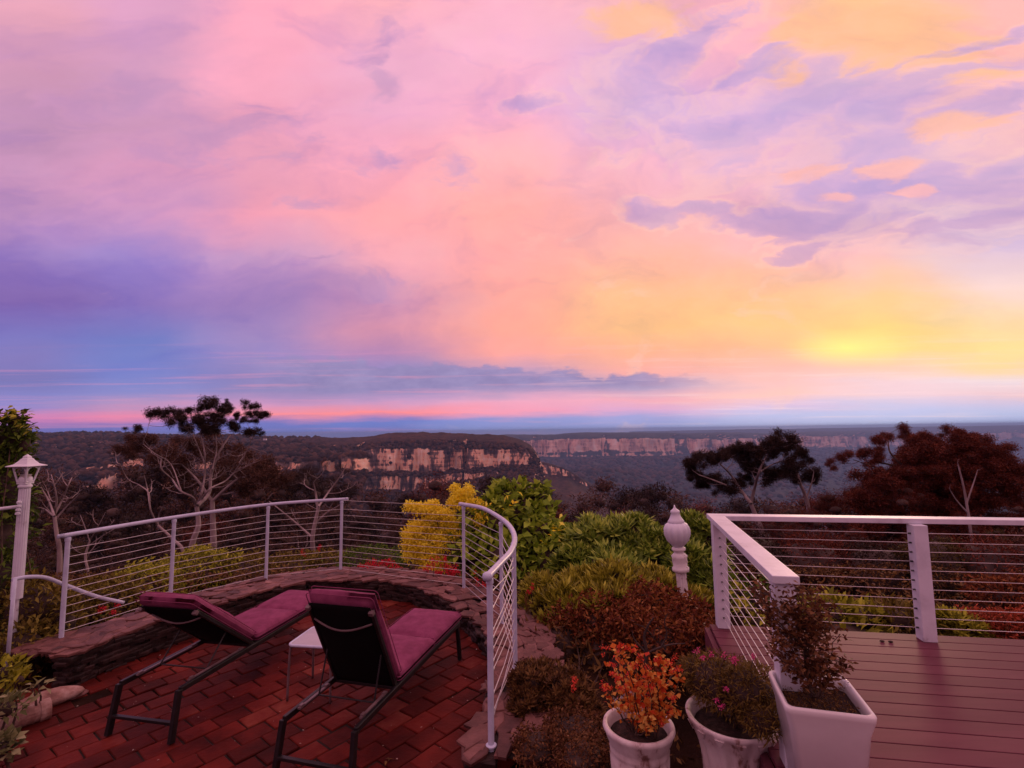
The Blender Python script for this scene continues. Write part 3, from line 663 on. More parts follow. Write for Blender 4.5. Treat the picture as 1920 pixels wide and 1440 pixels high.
def make_paving():
    V = []; F = []; th = R(-38); c, s = math.cos(th), math.sin(th); L, Wd = .245, .185; r = random.Random(4)
    for i in range(-50, 50):
        for j in range(-60, 60):
            u = (i + .5 * (j % 2)) * L; v = j * Wd
            x, y = c * v - s * u - 2, s * v + c * u + 4
            x, y = -2 + u * math.sin(R(38)) + v * math.cos(R(38)), 4 + u * math.cos(R(38)) - v * math.sin(R(38))
            if not (.6 < y < 7.3 and inside(x, y)): continue
            g = .003 + r.random() * .006; a = R(90 - 38) + r.gauss(0, .028); hl, hw = L / 2 - g, Wd / 2 - g
            z = TZ + r.gauss(0, .0035) - .004; tx, ty = r.gauss(0, .012), r.gauss(0, .012); b0 = len(V)
            for (k, zz) in ((1.0, TZ - .05), (1.0, z - .006), (1 - .09, z)):
                for sx_, sy_ in ((-1, -1), (1, -1), (1, 1), (-1, 1)):
                    px, py = sx_ * (hl if k == 1 else hl - .006), sy_ * (hw if k == 1 else hw - .006)
                    V.append((x + px * math.cos(a) - py * math.sin(a), y + px * math.sin(a) + py * math.cos(a), zz + (px * tx + py * ty if zz > TZ - .04 else 0)))
            for q in range(2):
                for k in range(4): F.append((b0 + q * 4 + k, b0 + q * 4 + (k + 1) % 4, b0 + q * 4 + 4 + (k + 1) % 4, b0 + q * 4 + 4 + k))
            F.append((b0 + 8, b0 + 9, b0 + 10, b0 + 11))
    struct(mesh_obj('paving', V, F, M['brick']))
    mb = MB(); P = [(x, y) for x, y in RING[::3, :2]] + [(.1, 3.2), (.1, .5), (-4.0, .5), (-3.9, 3.4)]
    mb.add([(x, y, TZ - .016) for x, y in P] + [(x, y, TZ - .12) for x, y in P], [tuple(range(len(P)))[::-1], tuple(range(len(P), 2 * len(P)))] + [(i, (i + 1) % len(P), (i + 1) % len(P) + len(P), i + len(P)) for i in range(len(P))])
    struct(build(mb, 'path', M['mortar']))
make_paving()

# ------------------------------------------------------------------ low slate wall round the terrace
def shift(i): return float(np.interp(i / (len(RING) - 1), [0, .62, .8, 1], [0, 0, -.22, -.30]))
def wall_z(i): return float(np.interp(i / (len(RING) - 1), [0, .1, .4, .62, .75, .85, 1], [.20, .20, .185, .13, .09, .10, .10]))
def make_wall():
    t = thing('stone_wall', 'low curved dry stone wall edging the brick terrace, topped with pinkish flat stones', 'wall', (-2.2, 6, 0))
    r = random.Random(9); n = len(RING); tan = np.gradient(RING, axis=0); tan /= np.linalg.norm(tan, axis=1)[:, None]
    nor = np.stack([tan[:, 1], -tan[:, 0], tan[:, 2]], 1)
    if np.dot(nor[n // 2], RC - RING[n // 2]) < 0: nor = -nor
    def stone(V, F, c, a, l, w, h, k=7, jit=.16):
        b0 = len(V); top = []
        ang = sorted(r.uniform(0, 2 * math.pi) * .25 + q * 2 * math.pi / k for q in range(k)); rad = [1 + r.uniform(-jit, jit) for _ in ang]
        ti, tj = r.gauss(0, .03), r.gauss(0, .03)
        for zz, s in ((-.5, .96), (.3, 1.0), (.5, .93)):
            for g_, q in zip(ang, rad):
                px, py = math.copysign(abs(math.cos(g_)) ** .6, math.cos(g_)) * l / 2 * q * s, math.copysign(abs(math.sin(g_)) ** .6, math.sin(g_)) * w / 2 * q * s
                V.append((c[0] + px * math.cos(a) - py * math.sin(a), c[1] + px * math.sin(a) + py * math.cos(a), c[2] + zz * h + px * ti + py * tj))
        for m_ in range(2):
            for q in range(k): F.append((b0 + m_ * k + q, b0 + m_ * k + (q + 1) % k, b0 + (m_ + 1) * k + (q + 1) % k, b0 + (m_ + 1) * k + q))
        F.append(tuple(b0 + 2 * k + q for q in range(k))); F.append(tuple(b0 + q for q in range(k - 1, -1, -1)))
    V, F = [], []
    for i in range(0, n - 1, 1):
        zt = wall_z(i) - .03; lay = int((zt - TZ) / .036) + 2; sh = shift(i)
        for l in range(lay):
            z = zt - .02 - l * .036
            for off in (.36, ):
                if r.random() < .32: continue
                p = RING[i] + nor[i] * (off + sh + r.uniform(-.02, .03)); a = math.atan2(tan[i][1], tan[i][0]) + r.gauss(0, .08)
                stone(V, F, (p[0], p[1], z), a, r.uniform(.14, .34), r.uniform(.14, .22), .034 + r.random() * .006)
    o = mesh_obj('stonework', V, F, M['slate'], t)
    # solid heart behind the face stones
    V2 = []; F2 = []
    for i in range(n):
        for off, z in ((.31, -.4), (.31, wall_z(i) - .035), (-.16, wall_z(i) - .035), (-.2, -.9)):
            p = RING[i] + nor[i] * (off + shift(i)); V2.append((p[0], p[1], z))
    for i in range(n - 1):
        for k in range(4): F2.append((i * 4 + k, i * 4 + (k + 1) % 4, (i + 1) * 4 + (k + 1) % 4, (i + 1) * 4 + k))
    mesh_obj('wall_core', V2, F2, M['slate'], t)
    V3, F3 = [], []
    for i in range(0, n, 1):
        for off in (-.08, .08, .24, .38):
            if r.random() < .36: continue
            p = RING[i] + nor[i] * (off + shift(i) + r.uniform(-.05, .05)) + tan[i] * r.uniform(-.04, .04); a = math.atan2(tan[i][1], tan[i][0]) + r.gauss(0, .35)
            stone(V3, F3, (p[0], p[1], wall_z(i) - .012 + r.uniform(-.008, .014)), a, r.uniform(.14, .34), r.uniform(.1, .2), .026, k=r.choice((6, 7, 8)), jit=.2)
    mesh_obj('capping_stones', V3, F3, M['capstone'], t)
make_wall()

# ------------------------------------------------------------------ curved cable railing
def make_rail():
    t = thing('cable_railing', 'white curved tube railing with steel cables around the brick terrace', 'railing', (-2.2, 6, 0))
    PX = [(128, 1003), (327, 970), (503, 946), (641, 936), (869, 946), (939, 975), (963, 1012), (918, 1077)]
    tops = [G(x, y, RAILZ) for x, y in PX]
    feet_z = [.20, .20, .17, .13, .09, .10, .10, .10]
    idx = [int(np.argmin(np.linalg.norm(RING[:, :2] - np.array(p[:2]), axis=1))) for p in tops]
    for k, (p, z) in enumerate(zip(tops, feet_z)):
        m = MB(); m.tube([(p.x, p.y, z - .05), (p.x, p.y, RAILZ - .02)], .021, 12); m.lathe([(.024, 0), (.026, .004), (.026, .03), (.022, .034)], (p.x, p.y, RAILZ - .06), 14)
        m.lathe([(.036, 0), (.036, .008), (.026, .014)], (p.x, p.y, z - .004), 16)
        build(m, 'post', M['rail_paint'], t, smooth=False)
    zz = lambda P: [(q[0], q[1], RAILZ) for q in P]
    a = smooth_path([tops[0] - (tops[1] - tops[0]).normalized() * .03, tops[0], tops[1], tops[2], tops[3], tops[3] + Vector((.05, .005, 0))], 8)
    m = MB(); m.tube(zz(a), .021, 12); build(m, 'handrail', M['rail_paint'], t, smooth=True)
    mid = [G(x, y, RAILZ) for x, y in ((862, 945), (869, 946), (905, 953), (939, 972), (958, 990), (965, 1012), (957, 1035), (940, 1054), (918, 1077), (914, 1081))]
    m = MB(); m.tube(zz(smooth_path(mid, 6)), .025, 12); m.lathe([(.012, -.03), (.03, -.02), (.036, 0), (.03, .02), (.012, .03)], tuple(mid[-1]), 14); build(m, 'handrail', M['rail_paint'], t, smooth=True)
    # cables: one run per post bay
    nC = 11; r = random.Random(2)
    for c in range(nC + 1):
        f = (c + .15) / (nC + .6) if c else 0.012
        for k in range(len(tops) - 1):
            if c == 0 and k != 3: continue
            p, q = tops[k], tops[k + 1]; z0, z1 = feet_z[k] + .03, feet_z[k + 1] + .03
            hz = RAILZ - .045 if c else RAILZ - .005
            A = Vector((p.x, p.y, hz + (z0 - hz) * f)); B = Vector((q.x, q.y, hz + (z1 - hz) * f))
            if k == 6:   # the last bay runs slack: cables cross each other
                B = Vector((q.x, q.y, hz + (z1 - hz) * min(1, max(0.03, f + r.uniform(-.12, .12)))))
            m = MB(); mdl = (A + B) / 2 - Vector((0, 0, .004 + (.03 * r.random() if k == 6 else 0))); m.tube([A, mdl, B], .0028 if k < 5 else .0036, 6, caps=False)
            if k == 6:
                for e in (.04, .08): m.tube([B.lerp(A, e), B.lerp(A, e + .03)], .007, 6)
            build(m, 'cable', M['cable'], t)
make_rail()

# ------------------------------------------------------------------ deck
DZ = .50
def dk(px, py, z=DZ): return G(px, py, z)
cB = G(1350, 1176, DZ); cB.z = 0; side = G(1920, 973, 1.413) - G(1341, 965, 1.413); side.z = 0; side.normalize(); back = G(1470, 1078, 1.413) - G(1341, 965, 1.413); back.z = 0; back.normalize()
def make_deck():
    r = random.Random(5); V = []; F = []; nrm = Vector((side.y, -side.x, 0)); w = .14; L = 6.2
    k = 0; start = cB + nrm * -.06 - side * .07
    m = MB()
    while k < 34:
        o = start + nrm * (w * (k + .5)); e = back * (w * (k + .5) / back.dot(nrm)); s0 = start + e
        a = Vector((s0.x, s0.y, DZ - .012)); b_ = a + side * L
        m.bar(a, b_, w - .007, .024); k += 1
    o = build(m, 'deck', M_deck, bev=.003); struct(o)
    m = MB()
    m.bar((start + Vector((0, 0, DZ - .13))), start + side * L + Vector((0, 0, DZ - .13)), .04, .2)
    e = back * 4.6; st2 = start - side * .022
    m.bar(st2 + Vector((0, 0, DZ - .13)), st2 + e + Vector((0, 0, DZ - .13)), .04, .2); build(m, 'deck_fascia', M_deck, o)
    m = MB()
    for q in (.4, 2.2, 4.0):
        for d in (.3, 2.4): p = start + side * q + back * d; m.box((p.x, p.y, -.05), (.1, .1, .8))
    build(m, 'deck_stump', M['bark_dark'], o)
M_deck = material('mauve grey composite board', ramp3((.105, .032, .047), (.135, .042, .062), (.172, .056, .08)), 9, .47, .0012, 3, island=.45, spec=.045, stretch=(.12, 1.0, 1), detail=8)
make_deck()
def make_deck_rail():
    t = thing('deck_railing', 'white painted flat topped timber deck railing strung with steel cables', 'railing', tuple(cB) , None)
    top = 1.413; nrm = Vector((side.y, -side.x, 0)); q = cB; back_n = Vector((-back.y, back.x, 0)); pn = Vector((back.x, back.y, 0))
    A = G(1341, 965, top); Bf = G(1920, 973, top); N = G(1470, 1078, top)
    sd = (Bf - A).normalized(); bk = (N - A).normalized(); far = A + sd * 4.2
    for nm, (a, b_) in {'x': (A - sd * .06, far), 'y': (A + bk * .068, N + bk * .03)}.items():
        m = MB(); a, b_ = a.copy(), b_.copy(); a.z = b_.z = top - .02 + (.0 if nm == 'x' else .002); m.bar(a, b_, .125, .04); build(m, 'handrail', M['white_paint'], t, bev=.004)
    posts = [(A + (sd + bk) * .015, sd), (G(1738, 1200, DZ), sd), (G(1738, 1200, DZ) + sd * 1.9, sd), (N - bk * .04, bk)]
    bases = []
    for p, d in posts:
        m = MB(); x = Vector((d.x, d.y, 0)).normalized(); y = Vector((-x.y, x.x, 0)); mt = Matrix((x, y, Vector((0, 0, 1)))).transposed()
        zlow = DZ if p is not posts[-1][0] else DZ; w = .098
        m.box((p.x, p.y, (DZ + top - .04) / 2), (w, w, top - .042 - DZ), mt); po = build(m, 'post', M['white_paint'], t, bev=.004); bases.append((p, po))
    def run(a, b_, n=11, po=None):
        d = (b_ - a).normalized()
        for k in range(n):
            z = DZ + .09 + (top - .04 - DZ - .16) * k / (n - 1)
            p = Vector((a.x, a.y, z)); q_ = Vector((b_.x, b_.y, z)); m = MB(); m.tube([p, q_], .0026, 6, caps=False); build(m, 'cable', M['cable'], t)
    off = Vector((0, 0, 0))
    run(posts[0][0], posts[1][0]); run(posts[1][0], posts[2][0]); run(posts[0][0], posts[3][0])
    for (p, po), d in zip(bases[:2], (bk, sd)):     # cable ferrules on the post faces
        for k in range(11):
            z = DZ + .09 + (top - .04 - DZ - .16) * k / 10; c = Vector((p.x, p.y, z)) + (d * .055 if p is bases[0][0] else -d * .055)
            m = MB(); dd = d if p is bases[0][0] else -d; m.tube([c - dd * .008, c + dd * .012], .007, 8); build(m, 'ferrule', M['steel'], po)
make_deck_rail()

# ------------------------------------------------------------------ loungers
def wave(x, y, s): return vnoise(np.array([[x * s, y * s, 3.1]]))[0]
def cushion(t, name, y0, y1, w, th, z0, mat, frame=None, puff=.028, wrap=0.0):
    "a soft block with rounded edges; frame = 3x3 + origin that lays it on a tilted back"
    nx, ny = 16, 22; V = []; F = []; ax = np.linspace(-1, 1, nx); ay = np.linspace(0, 1, ny); rr = .035
    def prof(u): return (1 - abs(u) ** 8) ** .5 if abs(u) < 1 else 0
    for side_ in (1, -1):
        for j, v in enumerate(ay):
            for i, u in enumerate(ax):
                e = min(prof(u), prof(2 * v - 1)); h = th / 2 * (e ** .5 if e > 0 else 0)
                x = u * w / 2; y = y0 + v * (y1 - y0)
                pz = z0 + th / 2 + side_ * h + (puff * (1 - u * u) * (1 - (2 * v - 1) ** 2) if side_ > 0 else 0) + (vnoise(np.array([[x * 9, y * 9, z0 * 5 + y0]]))[0] * .005 * (1 if side_ > 0 else 0) + vnoise(np.array([[x * 28 + y * 9, y * 21, z0 * 5 + y0]]))[0] * .0022 * (1 if side_ > 0 else 0))
                V.append((x, y, pz))
    n = nx * ny
    for j in range(ny - 1):
        for i in range(nx - 1):
            a = j * nx + i; F.append((a, a + 1, a + nx + 1, a + nx)); F.append((n + a, n + a + nx, n + a + nx + 1, n + a + 1))
    for i in range(nx - 1): F.append((i, n + i, n + i + 1, i + 1)); a = (ny - 1) * nx + i; F.append((a, a + 1, n + a + 1, n + a))
    for j in range(ny - 1): a = j * nx; F.append((a, a + nx, n + a + nx, n + a)); a = j * nx + nx - 1; F.append((a, n + a, n + a + nx, a + nx))
    V = np.array(V)
    if frame is not None: V = V @ np.array(frame[0]).T + np.array(frame[1])
    ob = mesh_obj(name, V, F, mat, t, smooth=True, local=True)
    for zf in (.18, .82):
        P = []; rc = .03
        for sx_, sy_, a0 in ((1, 1, 0), (-1, 1, 90), (-1, -1, 180), (1, -1, 270)):
            for k in range(4): a = R(a0 + 30 * k); P.append((sx_ * (w / 2 - rc - .001) + rc * math.cos(a), (y0 + y1) / 2 + sy_ * ((y1 - y0) / 2 - rc - .001) + rc * math.sin(a), z0 + th * zf))
        P += P[:2]; P = np.array(P)
        if frame is not None: P = P @ np.array(frame[0]).T + np.array(frame[1])
        m = MB(); m.tube(P, .003, 6, caps=False); build(m, 'piping', mat, ob, smooth=True, local=True)
    return ob
CUSH = material('plum woven cushion', ramp3((.17, .036, .085), (.225, .048, .118), (.28, .068, .150)), 10, .9, .0010, 160, spec=.15)
def lounger(label, origin, az, ang, hinge, blen=.84, L=1.93):
    t = thing('sun_lounger', label, 'sun lounger', origin, 'plum cushioned sun loungers on the brick terrace'); t.rotation_euler = (0, 0, -R(az))
    w = .57; hz = .34
    for s in (-1, 1):
        x = s * (w / 2 - .014)
        m = MB(); m.bar((x, .03, hz), (x, L - .04, hz), .028, .042); build(m, 'side_rail', M['frame'], t, bev=.005, local=True)
        m = MB(); m.bar((x - s * .03, .14, hz + .016), (x - s * .03, hinge - .12, hz + .016), .022, .012)
        for k in range(2): m.box((x - s * .03, .17 + k * (hinge - .32), hz + .026), (.022, .035, .012))
        build(m, 'ratchet_rail', M['light_trim'], t, local=True)
        for (yt, yb, wd) in ((.025, -.035, .045), (L - .1, L - .06, .04)):
            m = MB(); a = Vector((x, yt, hz + .005)); b_ = Vector((x + s * .012, yb, 0)); m.bar(b_, a, .032, wd, up=(0, 1, .1)); build(m, 'leg', M['frame'], t, bev=.004, local=True)
    m = MB(); m.bar((-w / 2, -.018, .13), (w / 2, -.018, .13), .03, .022); build(m, 'crossbar', M['frame'], t, bev=.003, local=True); m = MB(); m.bar((-w / 2, L - .06, hz - .02), (w / 2, L - .06, hz - .02), .028, .028); build(m, 'crossbar', M['frame'], t, bev=.003, local=True)
    m = MB(); m.bar((-w / 2, hinge, hz - .01), (w / 2, hinge, hz - .01), .022, .022); build(m, 'crossbar', M['frame'], t, bev=.003, local=True)
    m = MB(); m.tube([(-w / 2, .34, hz + .012), (w / 2, .34, hz + .012)], .006, 8); build(m, 'rod', M['frame'], t, local=True)
    # seat sling
    m = MB(); m.box((0, (hinge + L) / 2, hz + .012), (w - .06, L - hinge - .06, .008)); build(m, 'seat_sling', M['sling'], t, local=True)
    # tilted back: local axes x across, y up the back, z its front
    a = R(ang); by = np.array([0, -math.cos(a), math.sin(a)]); bx = np.array([1.0, 0, 0]); bz = np.array([0, math.sin(a), math.cos(a)])
    Rm = np.stack([bx, by, bz], 1); O = np.array([0, hinge, hz])
    loc = lambda x, y, z: tuple(O + Rm @ np.array([x, y, z]))
    for s in (-1, 1):
        m = MB(); x = s * (w / 2 - .03); m.bar(loc(x, 0, 0), loc(x, blen - .06, 0), .022, .03, up=bz); build(m, 'back_rail', M['frame'], t, bev=.004, local=True)
        m = MB(); m.box(loc(x, blen - .07, -.012), (.036, .03, .034), Matrix(Rm.tolist())); build(m, 'end_cap', M['light_trim'], t, bev=.003, local=True)
        m = MB(); y1 = blen * .42; e = (s * (w / 2 - .06), .34, hz + .02); m.tube([loc(s * (w / 2 - .06), y1, -.01), e], .0065, 8); build(m, 'strut', M['frame'], t, local=True)
    n = 14; V = []; F = []
    for j in range(n):
        for i in range(9):
            u = i / 8 * 2 - 1; v = j / (n - 1); sag = -.045 * (1 - u * u) * math.sin(math.pi * min(1, v * 1.1)); V.append(loc(u * (w / 2 - .035), v * (blen - .03), sag - .006))
    for j in range(n - 1):
        for i in range(8): k = j * 9 + i; F.append((k, k + 1, k + 10, k + 9))
    so_ = mesh_obj('back_sling', V, F, M['sling'], t, smooth=True, local=True); md = so_.modifiers.new('thick', 'SOLIDIFY'); md.thickness = .004
    m = MB(); pts = [loc(-w / 2 + .05 + (w - .1) * k / 12, blen - .17 - .04 * math.sin(math.pi * k / 12), -.016 - .045 * math.sin(math.pi * k / 12)) for k in range(13)]; m.tube(pts, .0075, 8); build(m, 'bowed_bar', M['light_trim'], t, local=True, smooth=True)
    cw = w - .02; mid = (hinge + .04 + L + .03) / 2
    cushion(t, 'cushion', hinge + .02, mid, cw, .075, hz + .018, CUSH); cushion(t, 'cushion', mid, L + .03, cw, .075, hz + .018, CUSH)
    cushion(t, 'back_cushion', .04, blen + .035, cw, .105, .004, CUSH, (Rm, O))
    return t
lounger('sun lounger with upright back, plum cushions and black sling, right of the glass side table', (-1.31, 3.43, TZ), 15, 62, .60, .82, 1.92)
lounger('sun lounger with low reclined back, plum cushions, left of the glass side table', (-2.81, 3.96, TZ), 11.5, 38, .84, .92, 2.05)

# ------------------------------------------------------------------ side table
def side_table():
    t = thing('side_table', 'small square glass topped side table with slim pale frame between the two loungers', 'side table', (-1.72, 4.60, TZ)); t.rotation_euler = (0, 0, -R(9)); w, h = .40, .45
    m = MB(); rnd = []
    for (cx, cy_, a0) in ((1, 1, 0), (-1, 1, 90), (-1, -1, 180), (1, -1, 270)):
        for k in range(6): a = R(a0 + 90 * k / 5); rnd.append((cx * (w / 2 - .045) + .045 * math.cos(a), cy_ * (w / 2 - .045) + .045 * math.sin(a), h))
    rnd.append(rnd[0]); rnd.append(rnd[1])
    m.tube(rnd, .012, 8, caps=False); build(m, 'frame', M['rail_paint'], t, smooth=True, local=True)
    m = MB(); P = rnd[:-2]; N = len(P); m.add([(x * .985, y * .985, h + .006) for x, y, _ in P] + [(x * .985, y * .985, h - .001) for x, y, _ in P], [tuple(range(N)), tuple(range(2 * N - 1, N - 1, -1))] + [(i, i + N, (i + 1) % N + N, (i + 1) % N) for i in range(N)])
    build(m, 'glass_top', material('frosted table glass', ramp3((.32, .33, .36), (.38, .38, .42), (.45, .44, .48)), 5, .12, spec=.6), t, local=True)
    for sx_ in (-1, 1):
        for sy_ in (-1, 1):
            x, y = sx_ * (w / 2 - .012), sy_ * (w / 2 - .012); m = MB(); m.tube(smooth_path([(x * .86, y * .86, h - .004), (x * .98, y * .98, h - .03), (x * 1.02, y * 1.02, h * .5), (x * 1.04, y * 1.04, 0)], 4), .010, 8); build(m, 'leg', M['light_trim'], t, smooth=True, local=True)
side_table()

# ------------------------------------------------------------------ lamps
def lantern_post():
    Y = 5.0; c = Q(48, 900, Y); x, y = c.x, c.y
    t = thing('lamp_post', 'white fluted lamp post with four sided lantern beside the climbing shrub', 'lamp post', (x, y, 0))
    z = lambda py: Q(48, py, Y).z
    k = Y / 930
    m = MB(); zb, zt = z(1122), z(908)
    m.lathe([(.046, zb), (.046, zb + .02), (.045, zt - .06, .12), (.042, zt - .03, .12)], (x, y, 0), 32, nf=16)
    m.lathe([(.022, -.2), (.022, zb + .01)], (x, y, 0), 12)
    build(m, 'shaft', M['white_paint'], t)
    m = MB(); m.lathe([(.036, zt - .04), (.055, zt - .03), (.055, zt - .01), (.043, zt), (.052, zt + .025), (.054, zt + .06), (.043, zt + .08), (.036, zt + .085), (.046, zt + .095), (.03, zt + .1)], (x, y, 0), 28); build(m, 'capital', M['white_paint'], t, smooth=True)
    z0, z1 = z(903) , z(874); hb_, ht_ = .040, .068
    m = MB()
    cor = [(-1, -1), (1, -1), (1, 1), (-1, 1)]
    for i, (a, b_) in enumerate(cor):
        n_ = cor[(i + 1) % 4]
        m.tube([(x + a * hb_, y + b_ * hb_, z0), (x + a * ht_, y + b_ * ht_, z1)], .009, 6)
        m.tube([(x + a * ht_, y + b_ * ht_, z1), (x + n_[0] * ht_, y + n_[1] * ht_, z1)], .011, 6); m.tube([(x + a * hb_, y + b_ * hb_, z0), (x + n_[0] * hb_, y + n_[1] * hb_, z0)], .010, 6)
        for sgn in (0, 1):   # little scrolls in the upper corners
            p0 = Vector((x + a * ht_, y + b_ * ht_, z1 - .01)); p1 = Vector((x + n_[0] * ht_, y + n_[1] * ht_, z1 - .01)); 
            if sgn: p0, p1 = p1, p0
            m.tube([p0.lerp(p1, .1) - Vector((0, 0, .035)), p0.lerp(p1, .16) - Vector((0, 0, .012)), p0.lerp(p1, .34) - Vector((0, 0, .004))], .005, 5)
    m.box((x, y, z0 - .012), (.09, .09, .018)); m.lathe([(.02, z0), (.02, z0 + .02), (.012, z0 + .05)], (x, y, 0), 10)
    lf = build(m, 'lantern_frame', M['white_paint'], t)
    gl = bpy.data.materials.new('lantern glass'); gl.use_nodes = True; pb = gl.node_tree.nodes['Principled BSDF']; pb.inputs['Base Color'].default_value = (.55, .5, .44, 1); pb.inputs['Transmission Weight'].default_value = 1.0; pb.inputs['Roughness'].default_value = .02; pb.inputs['IOR'].default_value = 1.05
    m = MB(); s = .94
    for i, (a, b_) in enumerate(cor):
        n_ = cor[(i + 1) % 4]; m.add([(x + a * hb_ * s, y + b_ * hb_ * s, z0), (x + n_[0] * hb_ * s, y + n_[1] * hb_ * s, z0), (x + n_[0] * ht_ * s, y + n_[1] * ht_ * s, z1), (x + a * ht_ * s, y + b_ * ht_ * s, z1)], [(0, 1, 2, 3)])
    build(m, 'glass', gl, lf)
    m = MB(); prof = [(.135, z1 - .004), (.138, z1 + .004), (.085, z1 + .022), (.05, z1 + .06), (.045, z1 + .072), (.032, z1 + .078), (.03, z1 + .095), (.014, z1 + .108), (.004, z1 + .118)]
    V = []; 
    for r_, zz in prof:
        for a, b_ in cor: V.append((x + a * r_ * .8, y + b_ * r_ * .8, zz))
    F = [(i * 4 + k, i * 4 + (k + 1) % 4, i * 4 + 4 + (k + 1) % 4, i * 4 + 4 + k) for i in range(len(prof) - 1) for k in range(4)] + [(3, 2, 1, 0)]
    m.add(V, F); build(m, 'lantern_roof', M['white_paint'], t, bev=.004)
lantern_post()
def globe_post():
    Y = 5.6; t = None; a = Q(1285, 1130, Y); x, y = a.x, a.y; z = lambda py: Q(1276, py, Y).z
    t = thing('garden_lamp', 'white garden lamp post with acorn shaped finial globe among the rhododendrons', 'lamp post', (x, y, 0)); t.rotation_euler = (0, R(-3.2), 0)
    k = Y / 930
    def L(lst): return [(w * k, z(py), *f) for w, py, *f in lst]
    m = MB(); m.lathe([(.058, -.2), (.058, z(1135)), (.056, z(1075), .15), (.05, z(1072))], (0, 0, 0), 24, nf=12); m.v = [v for v in m.v]
    build(m, 'shaft', M['old_paint'], t, local=True)
    m = MB(); m.lathe(L([(9, 1073), (15, 1070), (15, 1064), (12, 1061), (13.5, 1052), (13, 1046), (14.5, 1042), (10, 1037), (8, 1034), (12, 1031), (12, 1027), (7, 1024)]), (0, 0, 0), 24); build(m, 'capital', M['old_paint'], t, smooth=True, local=True)
    m = MB(); m.lathe(L([(8, 1025), (12, 1021, .05), (20, 1012, .16), (24, 1000, .16), (24, 991, .14), (20, 983, .08), (13, 978)]), (0, 0, 0), 48, nf=12); build(m, 'globe', M['white_paint'], t, smooth=True, local=True)
    m = MB(); m.lathe(L([(14, 980), (15, 977), (12, 973), (9, 967), (7.5, 962), (8.5, 960), (8, 957), (4.5, 954.5), (2, 951), (.6, 946)]), (0, 0, 0), 24); build(m, 'finial', M['white_paint'], t, smooth=True, local=True)
globe_post()

def tube_thing(name, label, cat, pts, r, mat, parts=()):
    t = thing(name, label, cat, tuple(pts[0])); m = MB(); m.tube(pts, r, 10); build(m, 'rail', mat, t, smooth=True)
    for nm, p, rr in parts: m = MB(); m.tube(p, rr, 10); build(m, nm, mat, t, smooth=True)
    return t
Yh = 5.15
pth = smooth_path([Q(24, 1087, 4.7), Q(50, 1082, 4.8), Q(85, 1083, 4.95), Q(120, 1096, 5.1), Q(180, 1118, 5.3), Q(232, 1130, 5.5)], 6)
tube_thing('stair_handrail', 'low bent white pipe handrail running down behind the first terrace post', 'handrail', pth, .018, M['rail_paint'],
           [('post', [Q(28, 1086, 4.7), Q(14, 1235, 4.7) - Vector((0, 0, .1))], .016)])
q0 = Q(-60, 962, 4.95); q1 = Q(32, 950, 4.95)
t_ = tube_thing('side_rail', 'short white rail with scroll bracket meeting the lantern post', 'handrail', [q0, q1], .016, M['white_paint'])
m = MB()
for k in range(4): p = Q(36 - k, 942 + k * 7, 4.93); m.lathe([(.006, -.016), (.02, -.008), (.02, .008), (.006, .016)], tuple(p), 8)
build(m, 'scroll_bracket', M['white_paint'], t_)
m = MB(); m.tube([q0, Vector((q0.x, q0.y, -.15))], .016, 8); build(m, 'post', M['white_paint'], t_)
# ------------------------------------------------------------------ trees
def branch(m, a, b_, r0, r1, wob=.12, n=7, up=.25, q=random):
    a, b_ = Vector(a), Vector(b_); L = (b_ - a).length; pts = []; rs = []
    o1 = Vector((q.gauss(0, 1), q.gauss(0, 1), q.gauss(0, .5))) * L * wob; o2 = Vector((q.gauss(0, 1), q.gauss(0, 1), q.gauss(0, .5))) * L * wob
    c1 = a.lerp(b_, .35) + o1 - Vector((0, 0, L * up * .4)); c2 = a.lerp(b_, .7) + o2 - Vector((0, 0, L * up * .3))
    for k in range(n):
        t = k / (n - 1); p = a * (1 - t) ** 3 + c1 * 3 * t * (1 - t) ** 2 + c2 * 3 * t * t * (1 - t) + b_ * t ** 3
        pts.append(p + Vector((q.gauss(0, 1), q.gauss(0, 1), q.gauss(0, 1))) * L * .012 * (0 < k < n - 1)); rs.append(r0 + (r1 - r0) * t)
    m.tube(pts, rs, 6, caps=False); return pts
